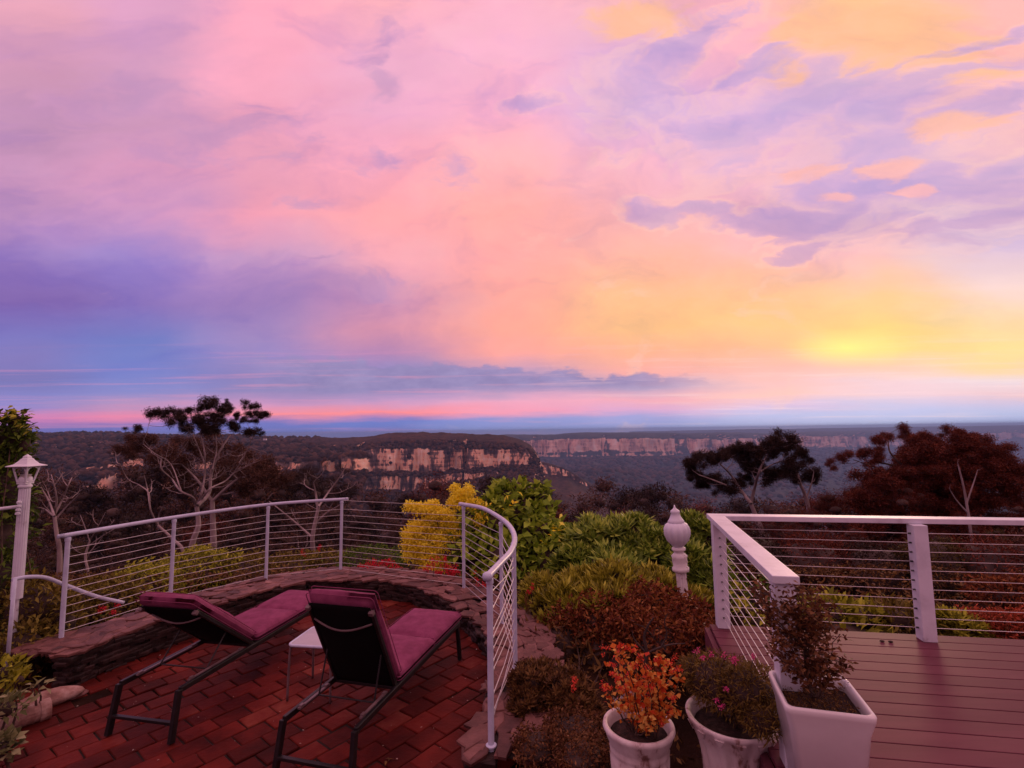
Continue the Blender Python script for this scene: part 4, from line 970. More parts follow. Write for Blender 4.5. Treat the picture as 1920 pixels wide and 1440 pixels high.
def make_tree(name, label, cat, group, base, limbs, clumps, lm, bm, spray, dens=60, twigs=3, seed=1, bare=(), flat=.75, shell=.25, corek=0.0, split=0, ssz=1.0):
    """limbs: [(points, r0, r1)], clumps: [(centre, radius)]; every clump hangs on a branch from the nearest limb point below it"""
    q = random.Random(seed); g = np.random.default_rng(seed); gz = slope_z(base[1]) - .3 if len(limbs) and name != 'x' else base[2]
    if base[1] > 9 and base[2] > gz:
        p0 = limbs[0][0]; limbs = [([Vector((p0[0][0] - (p0[1][0] - p0[0][0]) * .4, p0[0][1], gz))] + [Vector(v) for v in p0], limbs[0][1] * 1.25, limbs[0][2])] + list(limbs[1:]); base = (limbs[0][0][0][0], base[1], gz)
    t = thing(name, label, cat, tuple(base), group); m = MB(); nodes = []
    for pts, r0, r1 in limbs:
        P = smooth_path(pts, 5) if len(pts) > 2 else np.array([list(p) for p in pts]); rr = np.linspace(r0, r1, len(P)); m.tube(P, rr, 7, caps=False)
        nodes += [(Vector(p), r) for p, r in zip(P, rr)][len(P) // 4:]
    parts = []; cores = []
    if split:
        cs_ = []
        for c, r in clumps:
            for _ in range(split): cs_.append((Vector(c) + Vector((q.gauss(0, .5), q.gauss(0, .5), q.gauss(0, .36))) * r, r * q.uniform(.42, .75)))
        clumps = cs_
    for c, r in clumps:
        c = Vector(c); best = min(nodes, key=lambda nd: (nd[0] - c).length + max(0, nd[0].z - c.z + r * .5) * 3); L = (best[0] - c).length
        e = branch(m, best[0], c, min(best[1] * .7, max(.008, L * .022 + r * .03)), r * .018 + .003, q=q)
        nodes += [(p, r * .035 + .004) for p in e[2:-1]]
        for k in range(twigs):
            d = Vector((q.gauss(0, 1), q.gauss(0, 1), abs(q.gauss(0, .8)))).normalized() * r * .8; branch(m, e[-3], c + d, r * .02 + .003, .002, n=4, q=q)
        n = max(6, int(dens * q.uniform(.8, 1.2))); p, d = blob_pts(n, tuple(c), (r, r, r * flat), shell, q=g, top=.25)
        parts.append(scatter(spray, p, rot_rand(n, .5, g), r * ssz * g.uniform(.24, .40, n)))
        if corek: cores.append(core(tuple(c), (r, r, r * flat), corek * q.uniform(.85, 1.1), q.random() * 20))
    for pts in bare:
        e = branch(m, pts[0], pts[1], pts[2], .004, q=q)
        for k in range(3): i = q.randrange(2, 6); branch(m, e[i], e[i] + Vector((q.gauss(0, .4), q.gauss(0, .4), q.uniform(.1, .6))) * (e[-1] - e[0]).length * .5, pts[2] * .5, .003, n=4, q=q)
    build(m, 'trunk', bm, t, smooth=True)
    if parts: leaf_obj('crown', parts, lm, t)
    if cores: leaf_obj('shade_core', cores, M['bark_dark'], t)  # dark bodies added in the crown to stand for shade between leaves
    return t
SP = [spray_t(12, 1, .62, .17, .6, s) for s in range(3)]
SPF = [spray_t(22, 1, .34, .085, .55, s + 9) for s in range(3)]

# --- generic bushland trees, one metre tall, scaled where they stand
def unit_tree(seed, lm, bm, spread=.27, nc=20, low=.30, dens=34, rc=.085):
    q = random.Random(seed); cl = []
    for k in range(nc):
        a = q.uniform(0, 2 * math.pi); u = q.random() ** .6; h = low + (1 - low) * q.random()
        rad = spread * u * math.sin(math.pi * min(1, (h - low) / (1 - low) * .75 + .28)) ** .7
        cl.append((Vector((math.cos(a) * rad, math.sin(a) * rad, min(h, 1 - rc * .8 - (rad / spread) ** 2 * .16))), rc * q.uniform(.7, 1.35)))
    f = Vector((q.gauss(0, .02), q.gauss(0, .02), low * .8))
    limbs = [([Vector((0, 0, -.03)), f * .5 + Vector((.01, 0, 0)), f], .018, .013)]
    for k in range(4): a = q.uniform(0, 2 * math.pi); limbs.append(([f, f + Vector((math.cos(a) * .06, math.sin(a) * .06, .14)), f + Vector((math.cos(a) * .14, math.sin(a) * .14, .34))], .011, .005))
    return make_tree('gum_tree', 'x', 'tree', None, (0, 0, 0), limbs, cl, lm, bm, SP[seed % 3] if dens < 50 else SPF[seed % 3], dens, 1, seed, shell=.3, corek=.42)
UT = [unit_tree(11, M['gum_leaf'], M['bark_pale']), unit_tree(12, M['gum_brown'], M['bark_dark'], .30, 26), unit_tree(13, M['gum_red'], M['bark_dark'], .32, 28, .22),
      unit_tree(14, M['gum_brown'], M['bark_pale'], .25, 15, .4, 30, .09), unit_tree(15, M['gum_leaf'], M['bark_dark'], .33, 28, .2), unit_tree(16, M['gum_red'], M['bark_dark'], .36, 34, .12, 60, .10), unit_tree(17, M['gum_olive'], M['bark_dark'], .34, 30, .15, 60, .09)]
used_ut = set()
def zone(px):
    for lim, s in ((110, 'beside the lantern post'), (330, 'over the first railing bay'), (505, 'over the second railing bay'), (645, 'over the third railing bay'), (760, 'seen left of the golden shrub'), (880, 'above the golden shrub'),
                   (1060, 'above the broad leaved shrub'), (1250, 'above the rhododendrons'), (1345, 'behind the acorn lamp'), (1470, 'behind the deck railing corner'), (1720, 'behind the first deck railing bay'), (9999, 'behind the last deck railing bay')):
        if px < lim: return s
KIND = ['pale barked sparse gum', 'brown bushy gum', 'reddish bushy gum', 'open crowned brown gum', 'dark broad gum', 'deep red dense tree', 'olive tinged dense tree']
tallies = {}; PLACED = []
def put_tree(px, ytop, Y, v, wide=1.0, dist=''):
    top = Q(px, ytop, Y); base = slope_z(Y) - .2; h = top.z - base; root = UT[v]; r = random.Random(int(px * 7 + Y))
    z = zone(px); key = (v, z, dist); tallies[key] = tallies.get(key, 0) + 1
    lab = f"{KIND[v]} {dist} {z}".replace('  ', ' ')
    if v not in used_ut:
        used_ut.add(v); o = root; o.location = (top.x, top.y, base); o.scale = (h * wide, h * wide, h); o.rotation_euler = (0, 0, r.uniform(0, 6.28))
    else: o = copy_thing(root, (top.x, top.y, base), (h * wide, h * wide, h), r.uniform(0, 6.28))
    o['label'] = lab; o['group'] = 'trees ' + z; PLACED.append((lab, px, o)); return o
F1 = 'far downslope'; F2 = 'midway downslope'; F3 = 'just downslope'
for px, y, v in [(20, 900, 1), (85, 905, 4), (150, 925, 1), (215, 938, 0), (290, 912, 4), (350, 928, 1), (410, 905, 2), (470, 893, 3), (535, 905, 1), (590, 882, 4), (645, 905, 0), (705, 922, 1), (765, 922, 4), (815, 890, 2), (862, 905, 1), (925, 892, 4), (975, 896, 2), (1020, 922, 1),
                 (1135, 893, 3), (1180, 915, 0), (1218, 905, 4), (1265, 925, 1), (1322, 935, 2), (1385, 930, 4), (1445, 940, 1), (1510, 925, 2)]:
    put_tree(px, y, 78 + (px % 7) * 3, v, 1.0 if y < 915 else 1.15, F1)
for px, y, v in [(35, 940, 4), (110, 965, 1), (185, 985, 0), (255, 962, 4), (325, 985, 1), (395, 968, 2), (455, 950, 1), (515, 955, 4), (570, 945, 3), (625, 950, 1), (680, 962, 4), (735, 965, 1), (800, 945, 2), (860, 940, 4), (915, 935, 1), (985, 938, 4), (1040, 950, 2), (1085, 958, 4),
                 (1120, 972, 1), (1165, 955, 2), (1210, 948, 4), (1250, 958, 1), (1305, 952, 2), (1365, 955, 4), (1425, 960, 2), (1485, 948, 1), (1540, 930, 2), (1600, 925, 4)]:
    put_tree(px, y, 48 + (px % 5) * 2, v, 1.15, F2)
for px, y, v in [(72, 885, 1), (128, 893, 3), (248, 872, 1), (303, 858, 4), (345, 868, 1), (432, 862, 4), (472, 856, 3), (508, 872, 1), (545, 880, 4), (182, 905, 4)]:
    put_tree(px, y, 64 + (px % 7), v, 1.0, 'above the lower slope')
for px, y, v in [(60, 1010, 1), (140, 1015, 6), (215, 1010, 1), (290, 1000, 4), (370, 1010, 1), (445, 1000, 4), (520, 1000, 1), (600, 1005, 4), (665, 1000, 1), (725, 1005, 4), (790, 1000, 1), (1075, 1000, 4), (1150, 1000, 1), (1230, 990, 4), (1310, 1000, 1)]:
    put_tree(px, y, 27 + (px % 5), v, 1.2, F3)
for px, y, Y, v, w in [(1385, 985, 24, 5, .95), (1455, 965, 27, 2, 1.1), (1520, 950, 23, 5, .9), (1600, 985, 17, 5, 1.1), (1660, 935, 24, 5, 1.1), (1730, 985, 16, 5, 1.1), (1800, 960, 20, 5, 1.1), (1870, 990, 15, 6, 1.05), (1945, 930, 19, 5, 1.1),
                       (1905, 862, 24, 5, .8), (1980, 880, 22, 5, .9), (1555, 918, 25, 5, 1.0), (1610, 902, 25, 5, 1.0), (1655, 885, 25, 5, 1.0), (1700, 905, 21, 5, 1.0), (1560, 1040, 12.5, 5, 1.2), (1450, 1040, 13.5, 4, 1.2), (1680, 1045, 12, 4, 1.2), (1790, 1050, 11.5, 6, 1.2), (1900, 1040, 11, 6, 1.2)]:
    put_tree(px, y, Y, v, w, F3 if Y < 20 else F2)

by_label = {}
for lab, px, o in PLACED: by_label.setdefault(lab, []).append((px, o))
for lab, lst in by_label.items():
    if len(lst) < 2: continue
    lst.sort(key=lambda q_: q_[0]); n_ = len(lst)
    for i_, (px, o) in enumerate(lst):
        o['label'] = (('left of two ', 'right of two ')[i_] if n_ == 2 else ('leftmost ', 'second from left ', 'third from left ', 'fourth from left ', 'fifth from left ', 'sixth from left ')[i_]) + lab
# --- the tall pale gum above the railing
def pxt(lst, Y, r=0, q=random.Random(3)): return [Q(a, b_, Y + q.uniform(-r, r)) for a, b_ in lst]
GY = 22
k = GY / 930
q = random.Random(8)
cl = [(300, 779, 15), (316, 785, 13), (290, 775, 9), (337, 783, 11), (340, 796, 10), (354, 770, 13), (366, 794, 18), (385, 762, 13), (388, 778, 14), (409, 757, 14), (415, 772, 14), (376, 793, 12), (405, 790, 10), (420, 790, 9), (405, 806, 10), (434, 765, 9), (443, 780, 7), (461, 762, 11), (470, 778, 11), (473, 789, 8), (490, 781, 9), (503, 780, 9), (437, 801, 14), (470, 810, 12), (484, 812, 8), (384, 808, 10), (352, 806, 12), (252, 806, 9), (262, 805, 6), (452, 790, 8), (330, 778, 7), (425, 758, 7)]
limbs = [(pxt([(358, 1045), (362, 1015), (372, 985), (369, 950)], GY), .12, .085),
         (pxt([(369, 950), (362, 933), (338, 920), (322, 898), (303, 880), (302, 860)], GY, .8), .05, .022),
         (pxt([(369, 950), (378, 925), (384, 890), (384, 850), (375, 810)], GY, .8), .055, .02),
         (pxt([(370, 948), (392, 925), (396, 890), (410, 850), (432, 815)], GY, .8), .085, .03),
         (pxt([(371, 948), (392, 918), (425, 900), (448, 872), (470, 830)], GY, .8), .045, .015),
         (pxt([(340, 921), (320, 870), (290, 850), (268, 832)], GY, .8), .028, .01),
         (pxt([(384, 870), (372, 840), (362, 815)], GY, .5), .035, .018), (pxt([(398, 880), (406, 845), (404, 812)], GY, .5), .035, .015)]
bare = [(Q(303, 880, GY), Q(318, 828, GY), .018), (Q(345, 925, GY), Q(292, 905, GY), .018), (Q(400, 915, GY), Q(438, 905, GY + .5), .018), (Q(425, 850, GY), Q(470, 840, GY - .5), .018), (Q(445, 880, GY), Q(500, 860, GY), .018), (Q(384, 880, GY), Q(352, 862, GY - 1), .018), (Q(384, 900, GY), Q(420, 875, GY + 1), .018), (Q(440, 885, GY), Q(505, 838, GY), .016), (Q(390, 900, GY), Q(440, 868, GY), .018), (Q(410, 860, GY), Q(450, 835, GY), .012)] + [(Q(x, y, GY + q.uniform(-1, 1)), Q(x + q.uniform(-45, 45), y - q.uniform(15, 45), GY + q.uniform(-1, 1)), .010) for x, y in [(325, 895), (345, 915), (384, 880), (396, 900), (410, 862), (430, 890), (450, 870), (380, 860), (310, 875), (300, 860), (420, 840), (396, 885), (405, 850), (370, 835)] for _ in range(2)]
make_tree('gum_tree', 'tall gum tree with pale forked branches and dark leaf clusters against the pink sky', 'tree', None, Q(358, 1045, GY), limbs, [(Q(a, b_, GY + q.uniform(-1.3, 1.3)), r * k * 1.15) for a, b_, r in cl], M['gum_leaf'], M['bark_pale'], SP[0], 60, 1, 5, bare, flat=.8, shell=.3, corek=.36, split=5, ssz=1.4)
# crown foliage of the darker gum just behind it
cl = [(a, b_, r) for a, b_, r in [(300, 850, 26), (340, 840, 26), (370, 835, 24), (410, 840, 26), (450, 850, 26), (480, 870, 28), (430, 880, 26), (330, 880, 24), (360, 865, 24), (400, 900, 24), (500, 895, 24), (260, 845, 22), (350, 905, 20), (460, 910, 24), (530, 900, 22), (250, 824, 15), (266, 834, 18), (282, 825, 14), (236, 840, 16)]]
limbs = [(pxt([(402, 1080), (400, 1000), (398, 940)], 31), .2, .13), (pxt([(398, 940), (370, 900), (340, 870)], 31), .1, .04), (pxt([(398, 940), (430, 910), (470, 880)], 31), .1, .04)]
make_tree('gum_tree', 'dark open gum behind the tall pale branched gum', 'tree', None, Q(402, 1080, 31), limbs, [(Q(a, b_, 31 + q.uniform(-2, 2)), r * 31 / 930) for a, b_, r in cl], M['gum_brown'], M['bark_pale'], SP[1], 45, 0, 6, flat=.65, split=5, corek=.3, ssz=1.5)
# second pale gum behind the third bay
limbs = [(pxt([(588, 1045), (586, 1010), (592, 975), (598, 950)], 17), .075, .05), (pxt([(588, 1010), (560, 985), (530, 960), (505, 940)], 17, .4), .04, .014), (pxt([(596, 955), (592, 925), (588, 905)], 17, .4), .05, .015), (pxt([(597, 950), (618, 920), (640, 890), (650, 870)], 17, .5), .036, .01), (pxt([(592, 980), (612, 962), (640, 945)], 17, .4), .035, .012)]
cl = [(575, 885, 22), (605, 872, 24), (640, 880, 20), (560, 905, 18), (620, 900, 18)]
make_tree('gum_tree', 'slender pale gum with spreading bare limbs seen through the third railing bay', 'tree', None, Q(588, 1045, 17), limbs, [(Q(a, b_, 17.5 + q.uniform(-1, 1)), r * 17 / 930) for a, b_, r in cl], M['gum_leaf'], M['bark_pale'], SPF[2], 60, 1, 7,
          [(Q(560, 985, 17), Q(545, 955, 17), .012), (Q(596, 955, 17), Q(565, 935, 17), .012), (Q(615, 925, 17), Q(655, 915, 17), .012)], split=3)
# bare purple grey tree right of the lantern post
def bare_tree(label, Y, trunk, limbs_px, tips, seed, r0=.06):
    limbs = [(pxt(trunk, Y), r0, r0 * .7)] + [(pxt(l, Y, .4), r0 * .5, r0 * .15) for l in limbs_px]
    make_tree('bare_tree', label, 'tree', None, Q(*trunk[0], Y), limbs, [], None, M['bark_pale'], None, 0, 0, seed, [(Q(a, b_, Y), Q(c, d, Y + q.uniform(-.8, .8)), r0 * .28) for a, b_, c, d in tips])
bare_tree('small leafless purple grey tree just right of the lantern post', 15, [(112, 1040), (106, 1000), (102, 968)], [[(102, 968), (92, 940), (78, 915), (72, 895)], [(103, 965), (106, 935), (100, 905), (96, 890)], [(104, 962), (118, 935), (128, 910), (135, 895)], [(102, 968), (84, 955), (66, 950)], [(103, 975), (125, 950), (150, 925)]],
          [(92, 940, 80, 900), (100, 905, 88, 880), (104, 915, 118, 885), (128, 910, 145, 885), (118, 935, 150, 915), (78, 915, 62, 900), (78, 920, 60, 930), (106, 940, 92, 915), (128, 912, 122, 885), (102, 960, 75, 935), (118, 940, 140, 925), (84, 955, 62, 965)], 21)
bare_tree('crooked bare pale trunk leaning across the first railing bay', 16, [(345, 1040), (325, 1012), (296, 985)], [[(296, 985), (282, 955), (279, 925), (262, 910), (240, 898), (225, 870)], [(282, 955), (276, 915), (270, 890)], [(296, 985), (298, 965), (305, 950)]],
          [(262, 910, 240, 920), (225, 870, 215, 845), (279, 925, 290, 900), (240, 898, 222, 905)], 22, .05)
bare_tree('low twiggy grey tree at the foot of the first railing bay', 13, [(165, 1075), (160, 1045), (168, 1015)], [[(168, 1015), (158, 985), (150, 965)], [(168, 1015), (185, 985), (198, 960)], [(164, 1025), (200, 1000), (228, 985)]],
          [(158, 985, 135, 970), (185, 985, 175, 955), (200, 1000, 215, 975), (160, 1040, 130, 1010)], 23, .03)

# --- gum with dark umbrella clumps in front of the blue valley
RY = 27
cl = [(1293, 871, 13), (1300, 883, 14), (1316, 860, 14), (1335, 858, 14), (1350, 856, 13), (1366, 852, 14), (1388, 838, 12), (1394, 855, 15), (1412, 845, 14), (1430, 842, 17), (1445, 832, 15), (1462, 828, 18), (1474, 838, 14), (1452, 850, 13), (1398, 868, 12), (1412, 882, 13), (1424, 868, 10), (1446, 895, 16), (1440, 880, 10), (1500, 852, 13), (1514, 862, 9), (1490, 880, 18), (1512, 888, 16), (1474, 890, 12), (1521, 900, 10), (1325, 898, 13), (1340, 903, 12), (1310, 905, 12), (1360, 915, 14), (1385, 905, 12), (1300, 895, 9), (1480, 862, 10), (1400, 900, 11)]
limbs = [(pxt([(1430, 1010), (1420, 975), (1408, 945)], RY), .16, .10), (pxt([(1408, 945), (1390, 920), (1370, 890), (1350, 870)], RY, 1), .10, .03), (pxt([(1408, 945), (1415, 915), (1425, 880), (1440, 850)], RY, 1), .10, .03), (pxt([(1520, 975), (1512, 935), (1500, 905), (1495, 885)], RY), .12, .05),
         (pxt([(1395, 925), (1350, 905), (1310, 890)], RY, 1), .06, .02), (pxt([(1425, 885), (1450, 870), (1480, 860)], RY, 1), .05, .02), (pxt([(1512, 935), (1522, 905), (1526, 885)], RY), .05, .015)]
make_tree('gum_tree', 'dark gum with separate rounded leaf clumps in front of the blue valley', 'tree', None, Q(1430, 1010, RY), limbs, [(Q(a, b_, RY + q.uniform(-1.5, 1.5)), r * 1.1 * RY / 930) for a, b_, r in cl], M['gum_leaf'], M['bark_pale'], SP[0], 60, 1, 31, flat=.8, shell=.3, corek=.38, split=7, ssz=1.5)
# --- the great red brown tree at the right
BY = 23; cl = []
for x, y, r in [(1563, 866, 12), (1580, 855, 15), (1600, 853, 15), (1622, 848, 16), (1645, 848, 16), (1655, 826, 15), (1672, 816, 15), (1692, 812, 13), (1712, 815, 12), (1640, 866, 15), (1728, 828, 18), (1750, 818, 16), (1775, 814, 16), (1800, 814, 17), (1822, 818, 17), (1842, 832, 17), (1852, 850, 16), (1862, 862, 11),
                (1735, 850, 24), (1765, 838, 24), (1800, 840, 24), (1830, 855, 22), (1700, 850, 18), (1688, 868, 20)]: cl.append((x, y, r))
for k_ in range(130):
    x = 1600 + q.random() * 330; lo = 842 + max(0, (1735 - x)) * .55 + max(0, x - 1850) * .6; cl.append((x, lo + q.random() ** 1.1 * 170, q.uniform(17, 27)))
for k_ in range(60):
    x = 1690 + q.random() * 180; cl.append((x, 822 + abs(x - 1785) ** 2 * .0028 + q.random() * 60, q.uniform(15, 22)))
limbs = [(pxt([(1800, 1090), (1790, 1020), (1775, 960)], BY), .3, .2), (pxt([(1775, 960), (1740, 910), (1700, 880), (1640, 865)], BY, 1), .13, .03), (pxt([(1775, 960), (1770, 910), (1760, 870), (1755, 840)], BY, 1), .14, .03), (pxt([(1775, 960), (1810, 910), (1825, 870)], BY, 1), .12, .03),
         (pxt([(1700, 880), (1670, 850), (1665, 825)], BY, 1), .06, .02), (pxt([(1790, 1010), (1850, 950), (1870, 900)], BY, 1), .1, .03), (pxt([(1785, 1000), (1700, 950), (1640, 930)], BY, 1), .1, .03), (pxt([(1690, 905), (1650, 880), (1600, 862)], BY, .6), .05, .015)]
make_tree('spreading_tree', 'great spreading red brown tree rising above the deck railing', 'tree', None, Q(1800, 1090, BY), limbs, [(Q(a, b_, BY + q.uniform(-2, 2)), r * BY / 930) for a, b_, r in cl], M['gum_red'], M['bark_dark'], SP[1], 80, 0, 33, flat=.8, shell=.3, corek=.4, split=3, ssz=1.5)
make_tree('gum_tree', 'young gum with thin pale stems standing before the great red brown tree', 'tree', None, Q(1812, 1010, 18), [(pxt([(1825, 1040), (1815, 960), (1806, 910), (1796, 870)], 18), .05, .02), (pxt([(1815, 962), (1795, 940), (1782, 920)], 18), .03, .012), (pxt([(1812, 945), (1824, 910), (1832, 885)], 18), .03, .01)],
          [(Q(1796, 866, 18), .22), (Q(1834, 880, 18), .2), (Q(1780, 915, 18), .18)], M['gum_red'], M['bark_pale'], SPF[0], 30, 1, 35)
# ------------------------------------------------------------------ shrubs and flowers
LEAF = leaf_t(1, .42, .25, .2); NARROW = leaf_t(1, .2, .3, .15); BROAD = leaf_t(1, .62, .35, .15); ROUND = leaf_t(1, .8, .2, .1)
def shrub(name, label, cat, blobs, T, size, mat, up=.45, jit=.5, group=None, base=None, shell=.62, corek=.74, top=.35, seed=1, stems=6, sj=.25, mode='dir', q=None, stem_mat=None, extra=()):
    g = np.random.default_rng(seed); r = random.Random(seed); b0 = base or Vector((blobs[0][0][0], blobs[0][0][1], -.2)); t = thing(name, label, cat, tuple(b0), group)
    parts = []; cores = []
    for c, rad, n in blobs:
        p, d = blob_pts(n, tuple(c), rad, shell, q=g, top=top)
        rot = rot_rand(n, up, g) if mode == 'up' else rot_dir(d * (1 - up) + np.array([0, 0, up]), jit, g)
        if mode == 'ros':
            z = d * (1 - up) + np.array([0, 0, up]) + g.normal(size=(n, 3)) * .18; z /= np.linalg.norm(z, axis=1)[:, None]; ref = g.normal(size=(n, 3)); x = np.cross(ref, z); x /= np.linalg.norm(x, axis=1)[:, None]; rot = np.stack([x, np.cross(z, x), z], 2)
        parts.append(scatter(T, p, rot, size * g.uniform(1 - sj, 1 + sj, n)))
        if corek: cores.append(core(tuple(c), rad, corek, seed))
    leaf_obj('foliage', parts, mat, t)
    if cores: leaf_obj('shade_core', cores, M['bark_dark'], t)  # dark filling added so the gaps between leaves look shaded
    if stems:
        m = MB()
        for k in range(stems):
            c, rad, n = blobs[k % len(blobs)]; e = Vector((c[0] + r.uniform(-.6, .6) * rad[0], c[1] + r.uniform(-.6, .6) * rad[1], c[2] + r.uniform(.1, .9) * rad[2]))
            branch(m, b0 + Vector((r.uniform(-.05, .05), r.uniform(-.05, .05), 0)), e, .012, .004, q=r)
        build(m, 'stem', stem_mat or M['stem'], t, smooth=True)
    for nm, pl, TT, sz, mt in extra:
        pl = np.array([tuple(v) for v in pl]); leaf_obj(nm, [scatter(TT, pl, rot_rand(len(pl), .55, g), sz * g.uniform(.8, 1.2, len(pl)))], mt, t)
    return t
def B(px, py, Y, rx, rz=None, n=300, ry=None):
    k_ = Y / 930; rx *= k_; rz = (rz * k_) if rz else rx; return (tuple(Q(px, py, Y)), (rx, ry if ry else rx, rz), n)
ROS = rosette_t(8, 1, .36, .12, 2, 2); ROS2 = rosette_t(8, 1, .3, .25, 5, 2); SM = spray_t(9, 1, .7, .3, .7, 31); SMF = spray_t(16, 1, .5, .14, .8, 33)
SMG = spray_t(14, 1, .42, .2, .9, 35)
FLW = spray_t(16, 1, .55, .5, .9, 41)          # ball of petals

# hedge behind the left railing
for i, (px, py, Y, rx, rz, n, mt, lab) in enumerate([
    (175, 1125, 6.6, 75, 48, 620, 'hedge_dull', 'low olive hedge shrub behind the foot of the first railing post'),
    (262, 1100, 8.0, 75, 46, 700, 'hedge_leaf', 'yellow green hedge shrub in the first railing bay'),
    (372, 1066, 9.2, 72, 46, 820, 'hedge_leaf', 'bright yellow green hedge shrub right of the second railing post'),
    (455, 1075, 9.6, 60, 44, 560, 'hedge_dull', 'dull olive hedge shrub left of the third railing post'),
    (548, 1070, 9.8, 62, 40, 560, 'hedge_dull', 'brown green hedge shrub right of the third railing post'),
    (612, 1060, 10.2, 48, 36, 420, 'hedge_dull', 'brown green hedge shrub left of the fourth railing post'),
    (700, 1048, 10.2, 66, 30, 460, 'dark_green_leaf', 'dark low hedge shrub right of the fourth railing post')]):
    c, rad, _ = B(px, py, Y, rx, rz); shrub('hedge_shrub', lab, 'hedge shrub', [((c[0], c[1], c[2] - .1), rad, n), ((c[0], c[1] + .1, c[2] - rad[2] * 1.2 - .1), (rad[0] * 1.05, rad[1], rad[2] * 1.1), n // 3)], SM, .085, M[mt], seed=40 + i, group='hedge shrubs behind the curved railing', base=Vector((c[0], c[1], -1.0)))
# golden shrub
gb = [B(800, 955, 8.6, 26, 8, 110), B(822, 966, 8.6, 24, 12, 130), B(782, 948 + 4, 8.6, 10, 4, 20), B(790, 990, 8.6, 26, 12, 150), B(775, 1003, 8.5, 16, 8, 60), B(830, 985, 8.8, 30, 20, 200), B(862, 942, 8.9, 22, 14, 130), B(878, 926, 9.0, 10, 8, 40), B(858, 925, 8.9, 8, 6, 20), B(786, 1025, 8.5, 20, 12, 110), B(772, 1018, 8.5, 12, 6, 30), B(800, 1048, 8.5, 20, 22, 150), B(815, 1020, 8.6, 26, 24, 170), B(806, 1072, 8.4, 14, 14, 80), B(780, 1040, 8.5, 10, 10, 30), B(845, 1000, 8.8, 24, 24, 120)] + [B(x, y, 8.6, rx, rz, n) for x, y, rx, rz, n in [(766, 950, 7, 5, 16), (762, 1002, 8, 4, 16), (760, 1026, 7, 5, 14), (852, 918, 6, 8, 18), (880, 918, 5, 7, 12), (812, 946, 8, 6, 20), (890, 945, 14, 8, 36), (826, 1062, 14, 14, 60), (900, 975, 10, 14, 30), (766, 1045, 6, 8, 14)]]
shrub('golden_shrub', 'bright golden yellow leaved shrub beside the gap in the curved railing', 'shrub', gb, SMG, .11, M['gold_leaf'], seed=61, corek=0, shell=.1, base=Vector((gb[6][0][0], gb[6][0][1], -.9)))
# broad leaved green shrub
bb = [B(915, 985, 8.9, 48, 52, 300), B(965, 960, 9.2, 50, 44, 320), B(1010, 945, 9.4, 26, 34, 140), B(940, 935, 9.3, 28, 26, 140), B(1000, 1010, 9.0, 58, 60, 380), B(940, 1060, 8.4, 52, 52, 300), B(1035, 1060, 8.5, 46, 56, 300), B(880, 1040, 8.6, 34, 44, 180), B(975, 915, 9.4, 16, 12, 40), B(1016, 918, 9.5, 10, 12, 26), B(1050, 1010, 8.9, 26, 26, 120), B(990, 1120, 7.9, 44, 46, 200)]
shrub('broad_leaved_shrub', 'tall lime green shrub with large oval leaves right of the golden shrub', 'shrub', bb, BROAD, .17, M['green_leaf'], seed=62, corek=.66, shell=.5, jit=.8, up=.25, base=Vector((bb[4][0][0], bb[4][0][1], -.9)),
      extra=[('young_leaves', [Q(x, y, 8.5) + Vector((random.gauss(0, .12), random.gauss(0, .1), random.gauss(0, .1))) for x, y in [(1045, 998), (1060, 1010), (1035, 1010), (905, 950), (960, 945), (1050, 990)] for _ in range(9)], LEAF, .12, M['gold_leaf'])])
# rhododendrons
for i, (lab, mt, bl, sz) in enumerate([
    ('broad green rhododendron mound left of the acorn lamp', 'rhodo_leaf', [B(1120, 1030, 8.4, 62, 50, 150), B(1180, 1020, 8.2, 60, 44, 130), B(1225, 1050, 7.8, 40, 50, 90), B(1085, 1075, 7.8, 40, 44, 80), B(1150, 1085, 7.4, 70, 50, 110)], .19),
    ('green rhododendron between the acorn lamp and the deck corner post', 'rhodo_leaf', [B(1300, 1015, 7.6, 32, 42, 70), B(1325, 1040, 7.4, 30, 60, 70), B(1290, 1095, 7.0, 36, 60, 80), B(1340, 1120, 6.6, 30, 50, 60), B(1300, 985, 7.7, 14, 14, 14)], .18),
    ('olive tipped rhododendron in front of the green mound', 'olive_rosette', [B(1085, 1110, 6.2, 42, 32, 90), B(1150, 1095, 6.1, 60, 28, 110), B(1235, 1115, 6.0, 50, 24, 70), B(1055, 1160, 5.9, 50, 52, 110), B(1215, 1095, 6.3, 40, 20, 60), B(1300, 1135, 5.9, 36, 20, 50), B(1020, 1125, 6.6, 34, 40, 80), B(1130, 1170, 5.7, 76, 62, 150)], .145)]):
    shrub('rhododendron', lab, 'shrub', bl, ROS if i < 2 else ROS2, sz, M[mt], mode='ros', up=.5, seed=70 + i, shell=.8, corek=.8, top=.5, base=Vector((bl[-1][0][0], bl[-1][0][1], -.3)), group='rhododendrons round the acorn lamp')
shrub('azalea_bush', 'rusty red azalea bush with bare twisting twigs below the acorn lamp', 'shrub', [B(1215, 1140, 5.5, 62, 38, 300), B(1125, 1165, 5.45, 66, 42, 420), B(1060, 1195, 5.5, 46, 40, 260), B(1185, 1190, 5.1, 60, 50, 360), B(1150, 1118, 5.9, 40, 14, 90), B(1290, 1165, 5.2, 52, 34, 300), B(1120, 1120, 5.9, 40, 18, 120), B(1240, 1205, 4.9, 80, 46, 340), B(1320, 1215, 4.6, 44, 40, 240)], SM, .075, M['rust_leaf'], seed=80, corek=.6, shell=.55, stems=10, base=Vector(tuple(G(1215, 1330, -.15))))
